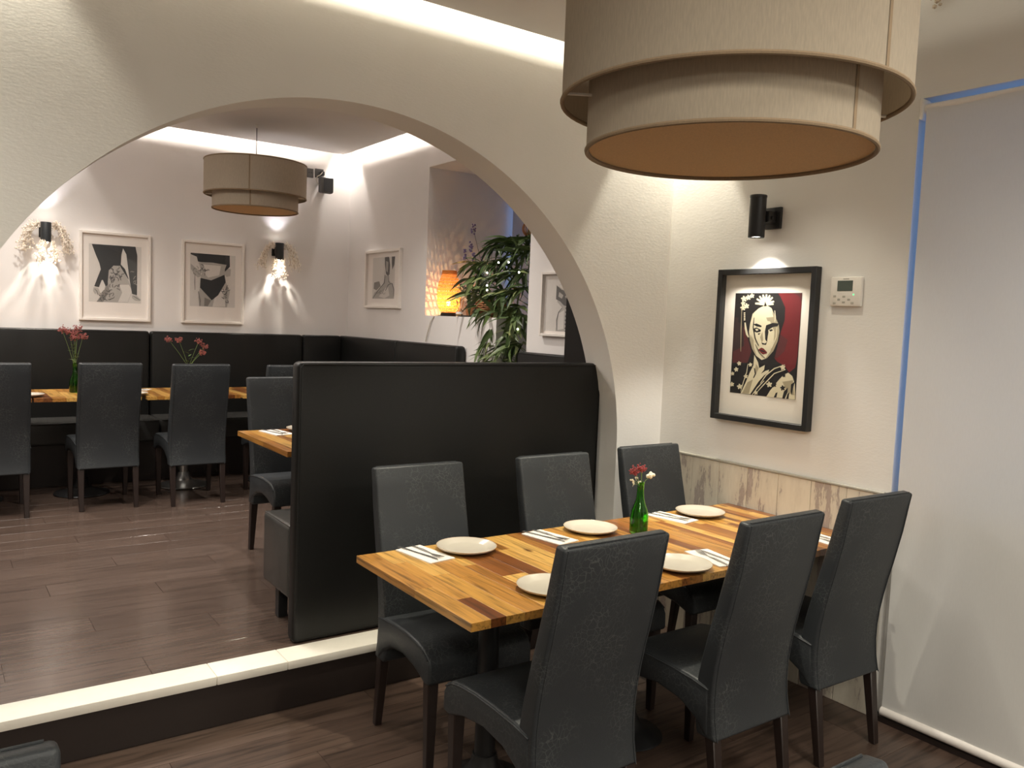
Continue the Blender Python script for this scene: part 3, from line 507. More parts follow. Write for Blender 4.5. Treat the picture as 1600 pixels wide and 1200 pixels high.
('dark2',[(0.286,0.686),(0.317,0.689),(0.345,0.684),(0.376,0.68),(0.378,0.686),(0.349,0.695),(0.317,0.7),(0.285,0.692)]),
('dark2',[(0.241,0.716),(0.217,0.694),(0.226,0.668),(0.231,0.643),(0.239,0.644),(0.239,0.67),(0.229,0.693),(0.246,0.712)]),
('dark2',[(0.302,0.756),(0.288,0.78),(0.262,0.797),(0.229,0.797),(0.228,0.791),(0.257,0.786),(0.278,0.772),(0.296,0.752)]),
('dark2',[(0.286,0.687),(0.277,0.714),(0.25,0.726),(0.234,0.746),(0.227,0.743),(0.241,0.718),(0.267,0.707),(0.279,0.685)]),
('dark2',[(0.273,0.684),(0.295,0.664),(0.331,0.663),(0.355,0.685),(0.35,0.689),(0.327,0.674),(0.3,0.675),(0.278,0.689)]),
('dark2',[(0.255,0.706),(0.231,0.689),(0.205,0.681),(0.178,0.688),(0.175,0.682),(0.204,0.67),(0.237,0.68),(0.26,0.702)]),
('dark2',[(0.31,0.66),(0.338,0.678),(0.332,0.709),(0.3,0.719),(0.297,0.713),(0.321,0.702),(0.326,0.682),(0.305,0.665)]),
('dark2',[(0.312,0.747),(0.278,0.742),(0.254,0.717),(0.269,0.692),(0.276,0.695),(0.267,0.716),(0.284,0.733),(0.313,0.741)]),
('dark2',[(0.325,0.662),(0.311,0.636),(0.317,0.611),(0.309,0.587),(0.316,0.585),(0.331,0.611),(0.324,0.636),(0.332,0.66)]),
('dark2',[(0.787,0.316),(0.755,0.312),(0.725,0.31),(0.693,0.311),(0.692,0.304),(0.723,0.298),(0.757,0.3),(0.789,0.31)]),
('dark2',[(0.745,0.291),(0.754,0.318),(0.749,0.348),(0.714,0.355),(0.711,0.348),(0.737,0.34),(0.739,0.317),(0.737,0.292)]),
('dark2',[(0.76,0.15),(0.752,0.178),(0.72,0.185),(0.703,0.205),(0.696,0.201),(0.711,0.175),(0.741,0.169),(0.752,0.148)]),
('dark2',[(0.774,0.284),(0.748,0.303),(0.716,0.3),(0.69,0.311),(0.685,0.305),(0.712,0.288),(0.744,0.291),(0.768,0.278)]),
('dark2',[(0.828,0.225),(0.802,0.239),(0.775,0.257),(0.742,0.243),(0.745,0.236),(0.772,0.245),(0.794,0.229),(0.824,0.219)]),
('dark2',[(0.787,0.124),(0.79,0.094),(0.827,0.086),(0.859,0.099),(0.856,0.105),(0.827,0.099),(0.801,0.102),(0.796,0.125)]),
('dark2',[(0.82,0.249),(0.815,0.274),(0.822,0.3),(0.809,0.326),(0.801,0.323),(0.807,0.299),(0.8,0.273),(0.811,0.247)]),
('dark2',[(0.784,0.274),(0.758,0.262),(0.734,0.267),(0.721,0.288),(0.713,0.286),(0.723,0.258),(0.76,0.25),(0.789,0.268)]),
('dark2',[(0.805,0.313),(0.838,0.315),(0.869,0.328),(0.898,0.342),(0.894,0.348),(0.863,0.339),(0.834,0.327),(0.804,0.32)]),
('dark2',[(0.815,0.202),(0.786,0.211),(0.756,0.225),(0.724,0.211),(0.727,0.205),(0.755,0.213),(0.78,0.2),(0.812,0.195)]),
('dark2',[(0.773,0.332),(0.802,0.347),(0.823,0.37),(0.834,0.397),(0.826,0.399),(0.81,0.376),(0.791,0.355),(0.768,0.337)]),
('dark2',[(0.782,0.344),(0.816,0.335),(0.844,0.358),(0.848,0.386),(0.839,0.387),(0.831,0.363),(0.813,0.347),(0.785,0.351)]),
('dark2',[(0.798,0.361),(0.814,0.386),(0.818,0.411),(0.843,0.425),(0.838,0.431),(0.806,0.417),(0.799,0.389),(0.79,0.364)]),
('dark2',[(0.761,0.233),(0.793,0.246),(0.801,0.274),(0.807,0.301),(0.799,0.302),(0.787,0.277),(0.781,0.253),(0.757,0.238)]),
('dark2',[(0.818,0.194),(0.789,0.185),(0.76,0.193),(0.727,0.189),(0.727,0.182),(0.758,0.18),(0.79,0.173),(0.821,0.188)]),
('dark2',[(0.823,0.137),(0.845,0.124),(0.837,0.099),(0.857,0.076),(0.864,0.08),(0.852,0.101),(0.859,0.129),(0.827,0.143)]),
('mid',[(0.164,0.618),(0.189,0.599),(0.225,0.611),(0.229,0.64),(0.222,0.64),(0.215,0.617),(0.192,0.61),(0.169,0.623)]),
('mid',[(0.183,0.667),(0.207,0.655),(0.224,0.632),(0.258,0.637),(0.258,0.643),(0.23,0.642),(0.216,0.663),(0.186,0.673)]),
('mid',[(0.116,0.667),(0.134,0.646),(0.162,0.637),(0.18,0.618),(0.186,0.621),(0.171,0.645),(0.142,0.655),(0.122,0.672)]),
('mid',[(0.068,0.663),(0.084,0.686),(0.094,0.709),(0.12,0.72),(0.118,0.726),(0.085,0.716),(0.072,0.69),(0.061,0.665)]),
('mid',[(0.156,0.71),(0.126,0.707),(0.094,0.711),(0.066,0.694),(0.07,0.689),(0.096,0.7),(0.125,0.696),(0.157,0.704)]),
('mid',[(0.071,0.63),(0.079,0.602),(0.11,0.596),(0.126,0.577),(0.133,0.581),(0.118,0.605),(0.089,0.611),(0.078,0.632)]),
('mid',[(0.184,0.705),(0.185,0.734),(0.157,0.745),(0.15,0.768),(0.143,0.766),(0.147,0.738),(0.174,0.728),(0.176,0.705)]),
('mid',[(0.065,0.641),(0.07,0.614),(0.097,0.603),(0.098,0.58),(0.106,0.58),(0.109,0.609),(0.081,0.621),(0.072,0.643)]),
('dark2',[(0.102,0.582),(0.096,0.451),(0.106,0.307),(0.114,0.308),(0.11,0.452),(0.111,0.582)]),
('mid',[(0.174,0.28),(0.211,0.108),(0.209,0.008),(0.226,0.008),(0.238,0.111),(0.191,0.284)])],
'photo_shoulder':[('pale',[(0.0,1.0),(1.0,1.0),(1.0,0.0),(0.0,0.0)]),
('grey',[(0.0,0.0),(0.102,0.149),(0.385,0.253),(0.512,0.341),(0.571,0.559),(0.731,0.55),(0.731,0.441),(0.93,0.342),(0.993,0.179),(0.993,0.0)]),
('mid',[(0.078,0.396),(0.31,0.424),(0.385,0.309),(0.195,0.203),(0.055,0.245)]),
('pale',[(0.31,0.05),(0.534,0.23),(0.717,0.296),(0.788,0.076),(0.571,0.008)]),
('dark2',[(0.542,1.0),(0.731,1.0),(0.788,0.8),(0.774,0.584),(0.702,0.544),(0.615,0.593),(0.556,0.817)]),
('grey',[(0.6,0.905),(0.702,0.879),(0.688,0.625),(0.615,0.666)]),
('dark2',[(0.852,0.998),(0.993,0.997),(0.972,0.806),(0.888,0.686),(0.86,0.832)]),
('dark2',[(0.617,0.188),(0.745,0.326),(0.881,0.354),(0.961,0.214),(0.969,0.054),(0.989,0.054),(0.997,0.216),(0.909,0.369),(0.717,0.339),(0.598,0.193)]),
('dark2',[(0.561,0.578),(0.525,0.38),(0.256,0.206),(0.03,0.013),(0.048,0.008),(0.287,0.196),(0.558,0.373),(0.581,0.576)]),
('dark2',[(0.722,0.55),(0.731,0.403),(0.817,0.344),(0.831,0.349),(0.759,0.405),(0.74,0.55)]),
('mid',[(0.452,0.277),(0.39,0.291),(0.319,0.304),(0.264,0.282),(0.272,0.277),(0.324,0.293),(0.383,0.281),(0.448,0.271)]),
('mid',[(0.467,0.135),(0.513,0.106),(0.589,0.112),(0.602,0.147),(0.59,0.149),(0.573,0.12),(0.52,0.116),(0.476,0.139)]),
('mid',[(0.374,0.102),(0.356,0.137),(0.289,0.158),(0.221,0.145),(0.226,0.139),(0.287,0.147),(0.338,0.13),(0.362,0.101)]),
('mid',[(0.32,0.153),(0.347,0.18),(0.403,0.188),(0.462,0.176),(0.467,0.182),(0.403,0.199),(0.331,0.189),(0.308,0.156)]),
('mid',[(0.579,0.245),(0.541,0.219),(0.493,0.194),(0.521,0.16),(0.533,0.162),(0.515,0.191),(0.558,0.212),(0.589,0.241)]),
('mid',[(0.388,0.191),(0.34,0.164),(0.377,0.131),(0.426,0.105),(0.435,0.109),(0.395,0.137),(0.363,0.163),(0.398,0.186)]),
('mid',[(0.319,0.161),(0.366,0.134),(0.439,0.121),(0.492,0.145),(0.483,0.15),(0.434,0.132),(0.378,0.143),(0.328,0.165)]),
('mid',[(0.312,0.153),(0.261,0.135),(0.189,0.135),(0.165,0.101),(0.177,0.098),(0.203,0.125),(0.269,0.124),(0.32,0.148)]),
('mid',[(0.53,0.138),(0.476,0.159),(0.421,0.183),(0.352,0.172),(0.356,0.166),(0.417,0.172),(0.463,0.15),(0.524,0.133)]),
('mid',[(0.479,0.15),(0.511,0.18),(0.507,0.212),(0.55,0.232),(0.542,0.237),(0.486,0.217),(0.489,0.182),(0.467,0.153)])],
'photo_braid':[('pale',[(0.0,1.0),(1.0,1.0),(1.0,0.0),(0.0,0.0)]),
('grey',[(0.304,0.0),(0.323,0.2),(0.368,0.343),(0.455,0.425),(0.323,0.523),(0.304,0.766),(0.361,0.825),(0.51,0.921),(0.673,0.877),(0.744,0.759),(0.691,0.604),(0.655,0.487),(0.813,0.392),(0.865,0.221),(0.848,0.0)]),
('pale',[(0.342,0.806),(0.51,0.901),(0.655,0.858),(0.691,0.779),(0.51,0.723)]),
('pale',[(0.368,0.322),(0.51,0.386),(0.51,0.049),(0.346,0.02)]),
('dark2',[(0.284,0.827),(0.417,0.744),(0.619,0.702),(0.719,0.759),(0.673,0.604),(0.601,0.506),(0.583,0.446),(0.492,0.465),(0.398,0.534),(0.284,0.574)]),
('grey',[(0.361,0.705),(0.473,0.644),(0.436,0.584),(0.342,0.624)]),
('grey',[(0.51,0.624),(0.601,0.663),(0.583,0.565)]),
('dark2',[(0.59,0.466),(0.662,0.448),(0.641,0.389),(0.576,0.379),(0.532,0.418)]),
('dark2',[(0.605,0.396),(0.662,0.377),(0.641,0.318),(0.576,0.308),(0.532,0.347)]),
('dark2',[(0.59,0.325),(0.662,0.307),(0.641,0.248),(0.576,0.237),(0.532,0.275)]),
('dark2',[(0.605,0.254),(0.662,0.237),(0.641,0.177),(0.576,0.167),(0.532,0.204)]),
('dark2',[(0.59,0.183),(0.662,0.166),(0.641,0.107),(0.576,0.096),(0.532,0.133)]),
('dark2',[(0.605,0.113),(0.662,0.096),(0.641,0.036),(0.576,0.025),(0.532,0.062)]),
('dark2',[(0.59,0.041),(0.662,0.026),(0.641,0.0),(0.576,0.0),(0.532,0.0)]),
('dark2',[(0.449,0.426),(0.358,0.344),(0.312,0.2),(0.339,0.019),(0.352,0.02),(0.334,0.2),(0.379,0.341),(0.46,0.423)]),
('dark2',[(0.65,0.48),(0.804,0.39),(0.859,0.239),(0.871,0.241),(0.823,0.395),(0.66,0.485)])],
}

# ================================================================== THE SETTING
XW = 3.25; YA = 3.16; YB = 3.36; UP = 0.2; YBACK = 7.6; XR = 3.4
AX, AZ, AR = 1.453, 0.972, 1.482       # arch centre and radius
# floors: a base each, with planks as pieces
fl = struct(obj('floor', bbox((-2.5, -2.5, -0.15), (3.6, YA+0.02, -0.004)), 'floor_plank'), 'dark brown plank floor of the front dining area')
fu = struct(obj('floor', bbox((-2.5, 3.165, -0.15), (4.4, 7.7, UP-0.004)), 'floor_plank_glare'), 'dark brown plank floor of the raised dining room behind the arch')
def planks(parent, x0, x1, y0, y1, top, w, m):
    y = y0; row = 0; ln = 1.3; cache = {}
    while y < y1-0.01:
        yy = min(y+w, y1); x = x0-(row*0.47 % ln)
        while x < x1:
            a, b = max(x, x0), min(x+ln, x1)
            if b-a > 0.02:
                key = (round(b-a, 3), round(yy-y, 3))
                if key not in cache:
                    hx, hy = (yy-y)/2-0.0008, (b-a)/2-0.0008    # local y runs along the plank
                    bm = bbox((-hx, -hy, -0.004), (hx, hy, 0.0), 0.0005, 1)
                    me = bpy.data.meshes.new('plank'); bm.to_mesh(me); bm.free(); me.materials.append(mat(m)); cache[key] = me
                add_obj('plank', cache[key], parent, ((a+b)/2, (y+yy)/2, top), (0, 0, R(-90)))
            x += ln
        y += w; row += 1
planks(fl, -1.0, 3.25, 0.30, 3.14, 0.0, 0.19, 'floor_plank')
planks(fu, -0.6, 3.40, 3.275, 7.15, UP, 0.19, 'floor_plank_glare')
# step between the rooms
struct(obj('trim_1', bbox((-0.02, 3.142, 0.0), (2.93, 3.168, UP-0.03)), 'riser_wood'), 'dark brown riser of the step under the arch')
tr = struct(add_obj('trim_2', None), 'white painted edge strip along the step')
for a, b in ((-0.02, 0.8995), (0.9005, 1.179), (1.180, 2.93)):
    obj('strip_piece', bbox((a, 3.128, UP-0.032), (b, 3.272, UP+0.004), 0.004, 2), 'white_trim', tr)
# arch wall
arc = [(AX+AR*math.cos(t), AZ+AR*math.sin(t)) for t in [math.pi*(1-k/96) for k in range(97)]]
out = [(-2.5, 0), (AX-AR, 0)] + arc + [(AX+AR, 0), (3.55, 0), (3.55, 3.4), (-2.5, 3.4)]
struct(obj('wall_arch', prism(out, 'y', YA, YB), 'plaster', smooth=20), 'white plaster wall with the wide round arch')
# right wall of the front area, with the tall window opening
bm = BM(); box(bm, (XW, 1.835, -0.1), (3.60, YA+0.001, 3.1)); box(bm, (XW, -1.2, 2.55), (3.60, 1.835, 3.1)); box(bm, (XW, -2.5, -0.1), (3.60, -1.2, 3.1)); box(bm, (XW+.03, -1.2, -0.1), (3.60, 1.835, 0.95))
struct(obj('wall_right', bm, 'plaster'), 'white plaster wall with the black framed portrait and the tall window')
struct(obj('wall_left', bbox((-2.7, -2.5, -0.1), (-2.5, 7.7, 3.5)), 'plaster_low_bounce')); struct(obj('wall_rear', bbox((-2.7, -2.7, -0.1), (3.6, -2.5, 3.2)), 'plaster_low_bounce'))  # unseen walls, plaster darkened to cut the bounced light
struct(obj('wall_back', bbox((-2.5, YBACK, 0), (4.5, 7.8, 3.5)), 'plaster_back'), 'white back wall above the banquettes of the raised room')
for lo, hi, lb in (((XR, 6.06, 0), (4.5, YBACK, 3.5), 'white side wall of the raised room with the shoulder photograph'), ((XR, 5.0, 0), (4.5, 6.06, 1.625), 'white parapet below the niche sill'),
                   ((XR, 4.62, 2.84), (4.5, 6.06, 3.5), 'white lintel over the plant niche'), ((XR, YB, 0), (4.5, 4.62, 3.5), 'white pier right of the plant niche')):
    struct(obj('wall_back_right', bbox(lo, hi), 'plaster_back'), lb)
# ceilings: lowered panels with a cove gap, slab above
struct(obj('ceiling', bbox((-2.5, -2.5, 2.87), (3.04, 3.03, 2.92)), 'ceiling_paint')); struct(obj('ceiling', bbox((-2.5, -2.5, 3.1), (3.6, YA, 3.2)), 'plaster'))
struct(obj('ceiling', bbox((-2.5, YB, 3.11), (3.25, 7.45, 3.16)), 'ceiling_paint')); struct(obj('ceiling', bbox((-2.5, YB-.1, 3.42), (4.5, 7.8, 3.55)), 'plaster_back'))
# wainscot of peeling-paint boards
wn = struct(add_obj('trim_3', None), 'low panelling of vertical boards with peeling whitewash beside the table')
js = [3.159, 3.085, 2.908, 2.732, 2.556, 2.380, 2.204, 2.028, 1.855]
for a, b in zip(js, js[1:]):
    bm = bbox((-0.012, -(a-b)/2+0.0008, 0), (0, (a-b)/2-0.0008, 0.945), 0.002, 1)
    obj('board', bm, 'peeling_board', wn, loc=(XW, (a+b)/2, 0.0))
obj('cap_strip', bbox((XW-0.018, 1.853, 0.945), (XW, 3.159, 0.957), 0.003, 1), 'grey_strip', wn)
obj('end_strip', bbox((XW-0.016, 1.843, 0.0), (XW, 1.855, 0.957), 0.003, 1), 'grey_strip', wn)
struct(obj('baseboard_right', bbox((XW-0.018, -1.2, 0), (XW+0.02, 1.84, 0.022)), 'riser_wood'))
# tall window behind the blind
w1 = struct(add_obj('window_1', None), 'tall window behind the roller blind')
bm = BM()
for a, b in (((3.44, 1.775, 0.95), (3.50, 1.835, 2.55)), ((3.44, -1.2, 0.95), (3.50, -1.14, 2.55)), ((3.44, 1.03, 0.95), (3.50, 1.11, 2.55)), ((3.44, 0.25, 0.95), (3.50, 0.33, 2.55))): box(bm, a, b)
obj('window_frame', bm, 'window_frame', w1)
for z in (0.95, 2.0, 2.49): obj('crossbar', bbox((3.445, -1.2, z), (3.495, 1.83, z+0.06)), 'window_frame', w1)
for y0, y1 in ((1.11, 1.775), (0.33, 1.03), (-1.14, 0.25)):
    for z0, z1 in ((1.01, 2.0), (2.06, 2.49)): obj('pane', bbox((3.468, y0, z0), (3.474, y1, z1)), 'window_glass', w1)
# niche window
w2 = struct(add_obj('window_2', None), 'window at the back of the plant niche')
obj('pane', bbox((4.30, 4.62, 0.2), (4.306, 6.06, 2.84)), 'window_glass', w2)
bm = BM(); box(bm, (4.28, 4.62, 0.2), (4.33, 4.67, 2.84)); box(bm, (4.28, 5.30, 0.2), (4.33, 5.36, 2.84)); obj('window_frame', bm, 'window_frame', w2)
# opening in the wall behind the pane: carve by rebuilding niche depth (the wall ends at the pane)

# ================================================================== FURNITURE BUILDERS
def make_chair():
    t = thing('dining_chair', '', 'chair')
    rear = [(-.060, 1.012), (-.047, .94), (-.034, .86), (-.020, .795), (-.006, .73), (.010, .665), (.024, .60), (.036, .53), (.042, .47), (.043, .41), (.038, .35), (.028, .30), (.022, .285)]
    th = [.042, .048, .053, .056, .058, .060, .062, .066, .070, .074, .078, .08, .08]
    front = [(y+d, z+(0.006 if i == 0 else 0)) for i, ((y, z), d) in enumerate(zip(rear, th))]
    bm = prism(rear + front[::-1], 'x', -0.197, 0.197); bevel(bm, 0.014, 3, 50)
    br = obj('backrest', bm, 'chair_leather', t, 40)
    for s in (-1, 1): obj('back_seam', tube([(s*.1845, y-.0005+(.002 if i == 0 else 0), z-(.004 if i == 0 else 0)) for i, (y, z) in enumerate(rear)], .0022, 6), 'chair_leather', br)
    obj('top_seam', tube([(-.18, rear[0][0]+.009, 1.0145), (.18, rear[0][0]+.009, 1.0145)], .0022, 6), 'chair_leather', br)
    top = [(.06, .458), (.13, .470), (.22, .478), (.32, .482), (.40, .478), (.45, .468), (.485, .448), (.50, .42)]
    bot = [(.503, .355), (.47, .348), (.44, .358), (.38, .378), (.28, .388), (.18, .372), (.11, .335), (.07, .295), (.05, .29)]
    bm = prism(top + bot, 'x', -0.212, 0.212)
    for v in bm.verts:                                    # the seat narrows towards the back and its top is domed
        f = 0.935 + 0.065*min(1, max(0, v.co.y/0.4)); v.co.x *= f
    bevel(bm, 0.016, 3, 50)
    seat = obj('seat', bm, 'chair_leather', t, 40)
    for s in (-1, 1): obj('piping', tube([(s*0.2115*(0.935+0.065*min(1, y/0.4)), y, z-0.009) for y, z in top[:7]], 0.0028, 6), 'chair_leather', seat)
    def leg(x, y0, y1, z1):
        bm = BM(); rings = []
        for y, z, h in ((y0, 0, .014), (y1, z1, .021)):
            rings.append([bm.verts.new((x+a*h, y+b*h, z)) for a, b in ((-1, -1), (1, -1), (1, 1), (-1, 1))])
        bm.faces.new(rings[0]); bm.faces.new(rings[1])
        for k in range(4): bm.faces.new((rings[0][k], rings[0][(k+1) % 4], rings[1][(k+1) % 4], rings[1][k]))
        bmesh.ops.recalc_face_normals(bm, faces=bm.faces); bevel(bm, .003, 1)
        obj('leg', bm, 'leg_wood', t)
    for s in (-1, 1): leg(s*.172, .012, .062, .36); leg(s*.182, .462, .462, .37)
    return t
CH = make_chair(); ch_used = [False]
def chair(x, y, z, rz, label, group):
    if not ch_used[0]:
        ch_used[0] = True; CH.location = (x, y, z); CH.rotation_euler = (0, 0, rz); CH['label'] = label; CH['group'] = group; return CH
    return dup(CH, (x, y, z), rz, label, group)

def strips_top(parent, x0, x1, y0, y1, top, thick, wlist, seed):
    rr = random.Random(seed); x = x0; i = 0
    while x < x1-0.004:
        w = wlist[i % len(wlist)]*rr.uniform(.8, 1.25)
        b = x+w
        if x1-b < wlist[0]*0.5: b = x1
        cuts = [y0]
        c = y0+rr.uniform(.12, .5)
        while c < y1-.1: cuts.append(c); c += rr.uniform(.28, .55)
        cuts.append(y1)
        for p, q in zip(cuts, cuts[1:]):
            hx, hy = (b-x)/2-.0003, (q-p)/2-.0003
            bm = bbox((-hx, -hy, -thick), (hx, hy, rr.uniform(-.0004, 0.0)), 0.0004, 1)
            obj('strip', bm, 'acacia', parent, 0, loc=((x+b)/2, (p+q)/2, top))
        x = b; i += 1
def table(name_label, x0, x1, y0, y1, floor, wlist, seed, base='black_metal', group='acacia tables in the front area', foot=.15):
    cx, cy = (x0+x1)/2, (y0+y1)/2
    t = thing('dining_table', name_label, 'table', (cx, cy, floor), 0, group)
    tt = add_obj('tabletop', None, t)
    strips_top(tt, x0-cx+.001, x1-cx-.001, y0-cy, y1-cy, 0.75, 0.026, wlist, seed)
    bm = BM(); box(bm, (-.22, -.03, .712), (.22, .03, .722)); box(bm, (-.03, -.26, .714), (.03, .26, .7235)); obj('support_cross', bm, base, t)
    obj('column', lathe([(0, .06), (.036, .06), (.036, .71), (0, .71)], 20), base, t)
    obj('foot_disc', lathe([(0, 0), (foot-.01, 0), (foot, .006), (foot-.005, .012), (foot*.57, .032), (.065, .05), (.05, .075), (.042, .11), (0, .11)], 40), base, t)
    return t

def bench_unit(label, w, loc, rz, seat=True, depth=.50, legs=False, group='black leather banquettes', endpad=0.0, name='banquette'):
    # local: back plane y=0, facing -y, x from 0 to w
    t = thing(name, label, 'bench', loc, rz, group)
    b = obj('backrest', bbox((0.002, -.085, .0 if legs else .06), (w-.002, -.002, 1.2), .022, 3), 'bench_leather', t, 40)
    e = .012
    for s in (-.004, -.083): obj('piping', tube([(e, s, .1), (e, s, 1.175), (e+.012, s, 1.189), (w-e-.012, s, 1.189), (w-e, s, 1.175), (w-e, s, .1)], .0035, 6), 'bench_leather', b)
    if seat:
        s = obj('seat', bbox((endpad+.004, -depth, .32 if not legs else .17), (w-.004, -.08, .492), .022, 3), 'bench_leather_sheen', t, 40)
        bm = tube([(endpad+.012, -.09, .487), (endpad+.012, -depth+.008, .487), (w-.012, -depth+.008, .487), (w-.012, -.09, .487)], .0035, 6); obj('piping', bm, 'bench_leather_sheen', s)
        if legs:
            for x in (endpad+.06, w*.5, w-.08):
                obj('leg', bbox((x-.022, -depth+.03, 0), (x+.022, -depth+.075, .18), .003, 1), 'black_metal', t)
        else: obj('base_panel', bbox((endpad+.01, -depth+.05, .0), (w-.01, -.06, .33)), 'riser_wood', t)
    return t

def pendant(label, x, y, zb, zceil, seam_deg):
    # zb: bottom of the outer drum
    t = thing('pendant_lamp', label, 'lamp', (x, y, zb), 0, 'double drum pendant lamps')
    def drum(r, z0, z1):
        return lathe([(r, z0), (r, z1), (r-.003, z1), (r-.003, z0), (r, z0)], 72)
    o = obj('outer_shade', drum(.4, 0, .27), 'shade_linen', t)
    [obj('rim', tube(circle(.399, z, 72), .0055, 8, closed=True), 'shade_rim', o) for z in (.003, .267)]
    i = obj('inner_shade', drum(.336, -.112, .12), 'shade_linen', t)
    [obj('rim', tube(circle(.335, z, 72), .0055, 8, closed=True), 'shade_rim', i) for z in (-.109, .117)]
    a = R(seam_deg)
    for par, r, z0, z1 in ((o, .4, .005, .265), (i, .336, -.105, .115)):
        bm = BM(); d = .010/r
        vs = [[bm.verts.new(((r+.0012)*math.cos(a+k*d), (r+.0012)*math.sin(a+k*d), z)) for k in (-.5, 0, .5)] for z in (z0, z1)]
        for k in range(2): bm.faces.new((vs[0][k], vs[0][k+1], vs[1][k+1], vs[1][k]))
        obj('seam', bm, 'shade_rim', par)
    obj('diffuser', lathe([(0, -.105), (.329, -.105), (.329, -.101), (0, -.101)], 72), 'shade_diffuser', t)
    for k in range(3):
        q = R((-30, 152, 58)[k]); obj('spoke', tube([(.02*math.cos(q), .02*math.sin(q), .012), (.398*math.cos(q), .398*math.sin(q), .004)], .0035, 6), 'white_plastic', t)
    obj('lamp_holder', lathe([(0, -.02), (.02, -.02), (.022, .10), (.008, .12), (0, .12)], 16), 'white_plastic', t)
    obj('cord', tube([(0, 0, .11), (0, 0, zceil-zb-.02)], .0035, 8), 'device_grey', t)
    obj('ceiling_rose', lathe([(0, zceil-zb-.03), (.010, zceil-zb-.028), (.012, zceil-zb-.001), (0, zceil-zb-.001)], 24), 'white_plastic', t)
    return t

def picture(label, w, h, fw, fd, frame, board, art, pw, ph, pdz, loc, rz, glass=True):
    t = thing('framed_picture', label, 'picture', loc, rz)
    bars = [((-w/2, -fd, -h/2), (-w/2+fw, 0, h/2)), ((w/2-fw, -fd, -h/2), (w/2, 0, h/2)), ((-w/2+fw, -fd, h/2-fw), (w/2-fw, 0, h/2)), ((-w/2+fw, -fd, -h/2), (w/2-fw, 0, -h/2+fw))]
    for a, b in bars: obj('frame_bar', bbox(a, b, .002, 1), frame, t)
    yb = -.006
    obj('mat_board', bbox((-w/2+fw, yb, -h/2+fw), (w/2-fw, -.002, h/2-fw)), board, t)
    bm = BM(); names = []; k = 0
    def quad(u, v, d): return bm.verts.new((-pw/2+u*pw, yb-.0006-d*.00003, pdz-ph/2+v*ph))
    for col, pts in [('ink' if art == 'portrait' else 'pale', [(0, 0), (1, 0), (1, 1), (0, 1)])]+ART[art]:
        if col not in names: names.append(col)
        clean = [p for i, p in enumerate(pts) if p != pts[i-1]]
        if len(clean) < 3: continue
        try: f = bm.faces.new([quad(u, v, k) for u, v in clean])
        except ValueError: continue
        f.material_index = names.index(col); k += 1
    f0 = bm.faces[:] if False else None
    bm.normal_update()
    me = bpy.data.meshes.new('print')
    for f in bm.faces:
        if f.normal.y > 0: f.normal_flip()
    bm.to_mesh(me); bm.free()
    for n in names: me.materials.append(mat(n))
    add_obj('print', me, t)
    if glass: obj('glass', bbox((-w/2+fw, -fd+.006, -h/2+fw), (w/2-fw, -fd+.008, h/2-fw)), 'picture_glass', t)
    return t

def plate(x, y, z, label, r=.112, group='stoneware plates'):
    t = thing('dinner_plate', label, 'plate', (x, y, z), 0, group)
    obj('plate_body', lathe([(0, .002), (r*.55, .002), (r*.6, 0), (r*.66, .002), (r*.97, .014), (r, .0185), (r*.985, .020), (r*.95, .0185), (r*.72, .0095), (r*.66, .0075), (0, .0065)], 48), 'porcelain', t, 50)
    obj('rim', tube(circle(r*.992, .0196, 48), .0014, 6, closed=True), 'porcelain_rim', t)
    return t
def fork_bm():
    out = [(-.006, -.10), (-.0035, -.02), (-.003, .03), (-.009, .05), (-.011, .065), (-.011, .098), (-.0085, .098), (-.0085, .066), (-.005, .066), (-.005, .099), (-.0018, .099), (-.0018, .066), (.0018, .066), (.0018, .099), (.005, .099), (.005, .066), (.0085, .066), (.0085, .098), (.011, .098), (.011, .065), (.009, .05), (.003, .03), (.0035, -.02), (.006, -.10)]
    bm = prism(out, 'z', 0, .0018)
    for v in bm.verts: v.co.z += .006*max(0, (v.co.y-.02)/.08)**2 + .004*math.sin(max(0, min(1, (v.co.y+.1)/.13))*math.pi)
    return bm
def knife_bm():
    out = [(-.007, -.105), (-.0055, -.02), (-.0055, .0), (-.009, .012), (-.0095, .07), (-.006, .10), (.002, .112), (.005, .10), (.0055, .0), (.0055, -.02), (.007, -.105)]
    bm = prism(out, 'z', 0, .0022); return bm
_cache = {}
def cached(name, fn, m):
    if name not in _cache:
        bm = fn(); bmesh.ops.recalc_face_normals(bm, faces=bm.faces)
        me = bpy.data.meshes.new(name); bm.to_mesh(me); bm.free(); me.materials.append(mat(m)); me.shade_smooth(); me.set_sharp_from_angle(angle=R(40)); _cache[name] = me
    return _cache[name]
def napkin_bm():
    bm = BM(); box(bm, (-.056, -.104, 0), (.056, .104, .0015)); box(bm, (-.0555, -.1035, .0018), (.0545, .1035, .0032)); box(bm, (-.0555, -.1035, .0015), (-.0535, .1035, .0018)); return bm
def setting(x, y, z, rz, where, flip=False, parts='nfk'):
    if 'n' in parts:
        o = add_obj('napkin', cached('napkin', napkin_bm, 'paper_napkin'), None, (x, y, z), (0, 0, rz)); tag(o, 'folded white paper napkin ' + where, 'napkin', 'folded napkins')
    d = 1 if not flip else -1
    zz = z + (.0034 if 'n' in parts else .0)
    for nm, fn, off, turn, oy in (('fork', fork_bm, -.016, -.05, -.012), ('knife', knife_bm, .020, .07, -.018)):
        if nm[0] in parts:
            p = Vector((off, oy, 0)); p.rotate(Matrix.Rotation(rz, 3, 'Z'))
            o = add_obj(nm, cached(nm, fn, 'steel'), None, (x+p.x, y+p.y, zz), (0, 0, rz+turn))
            tag(o, 'stainless steel %s ' % nm + where, nm, 'steel %s' % ('forks' if nm == 'fork' else 'knives'))

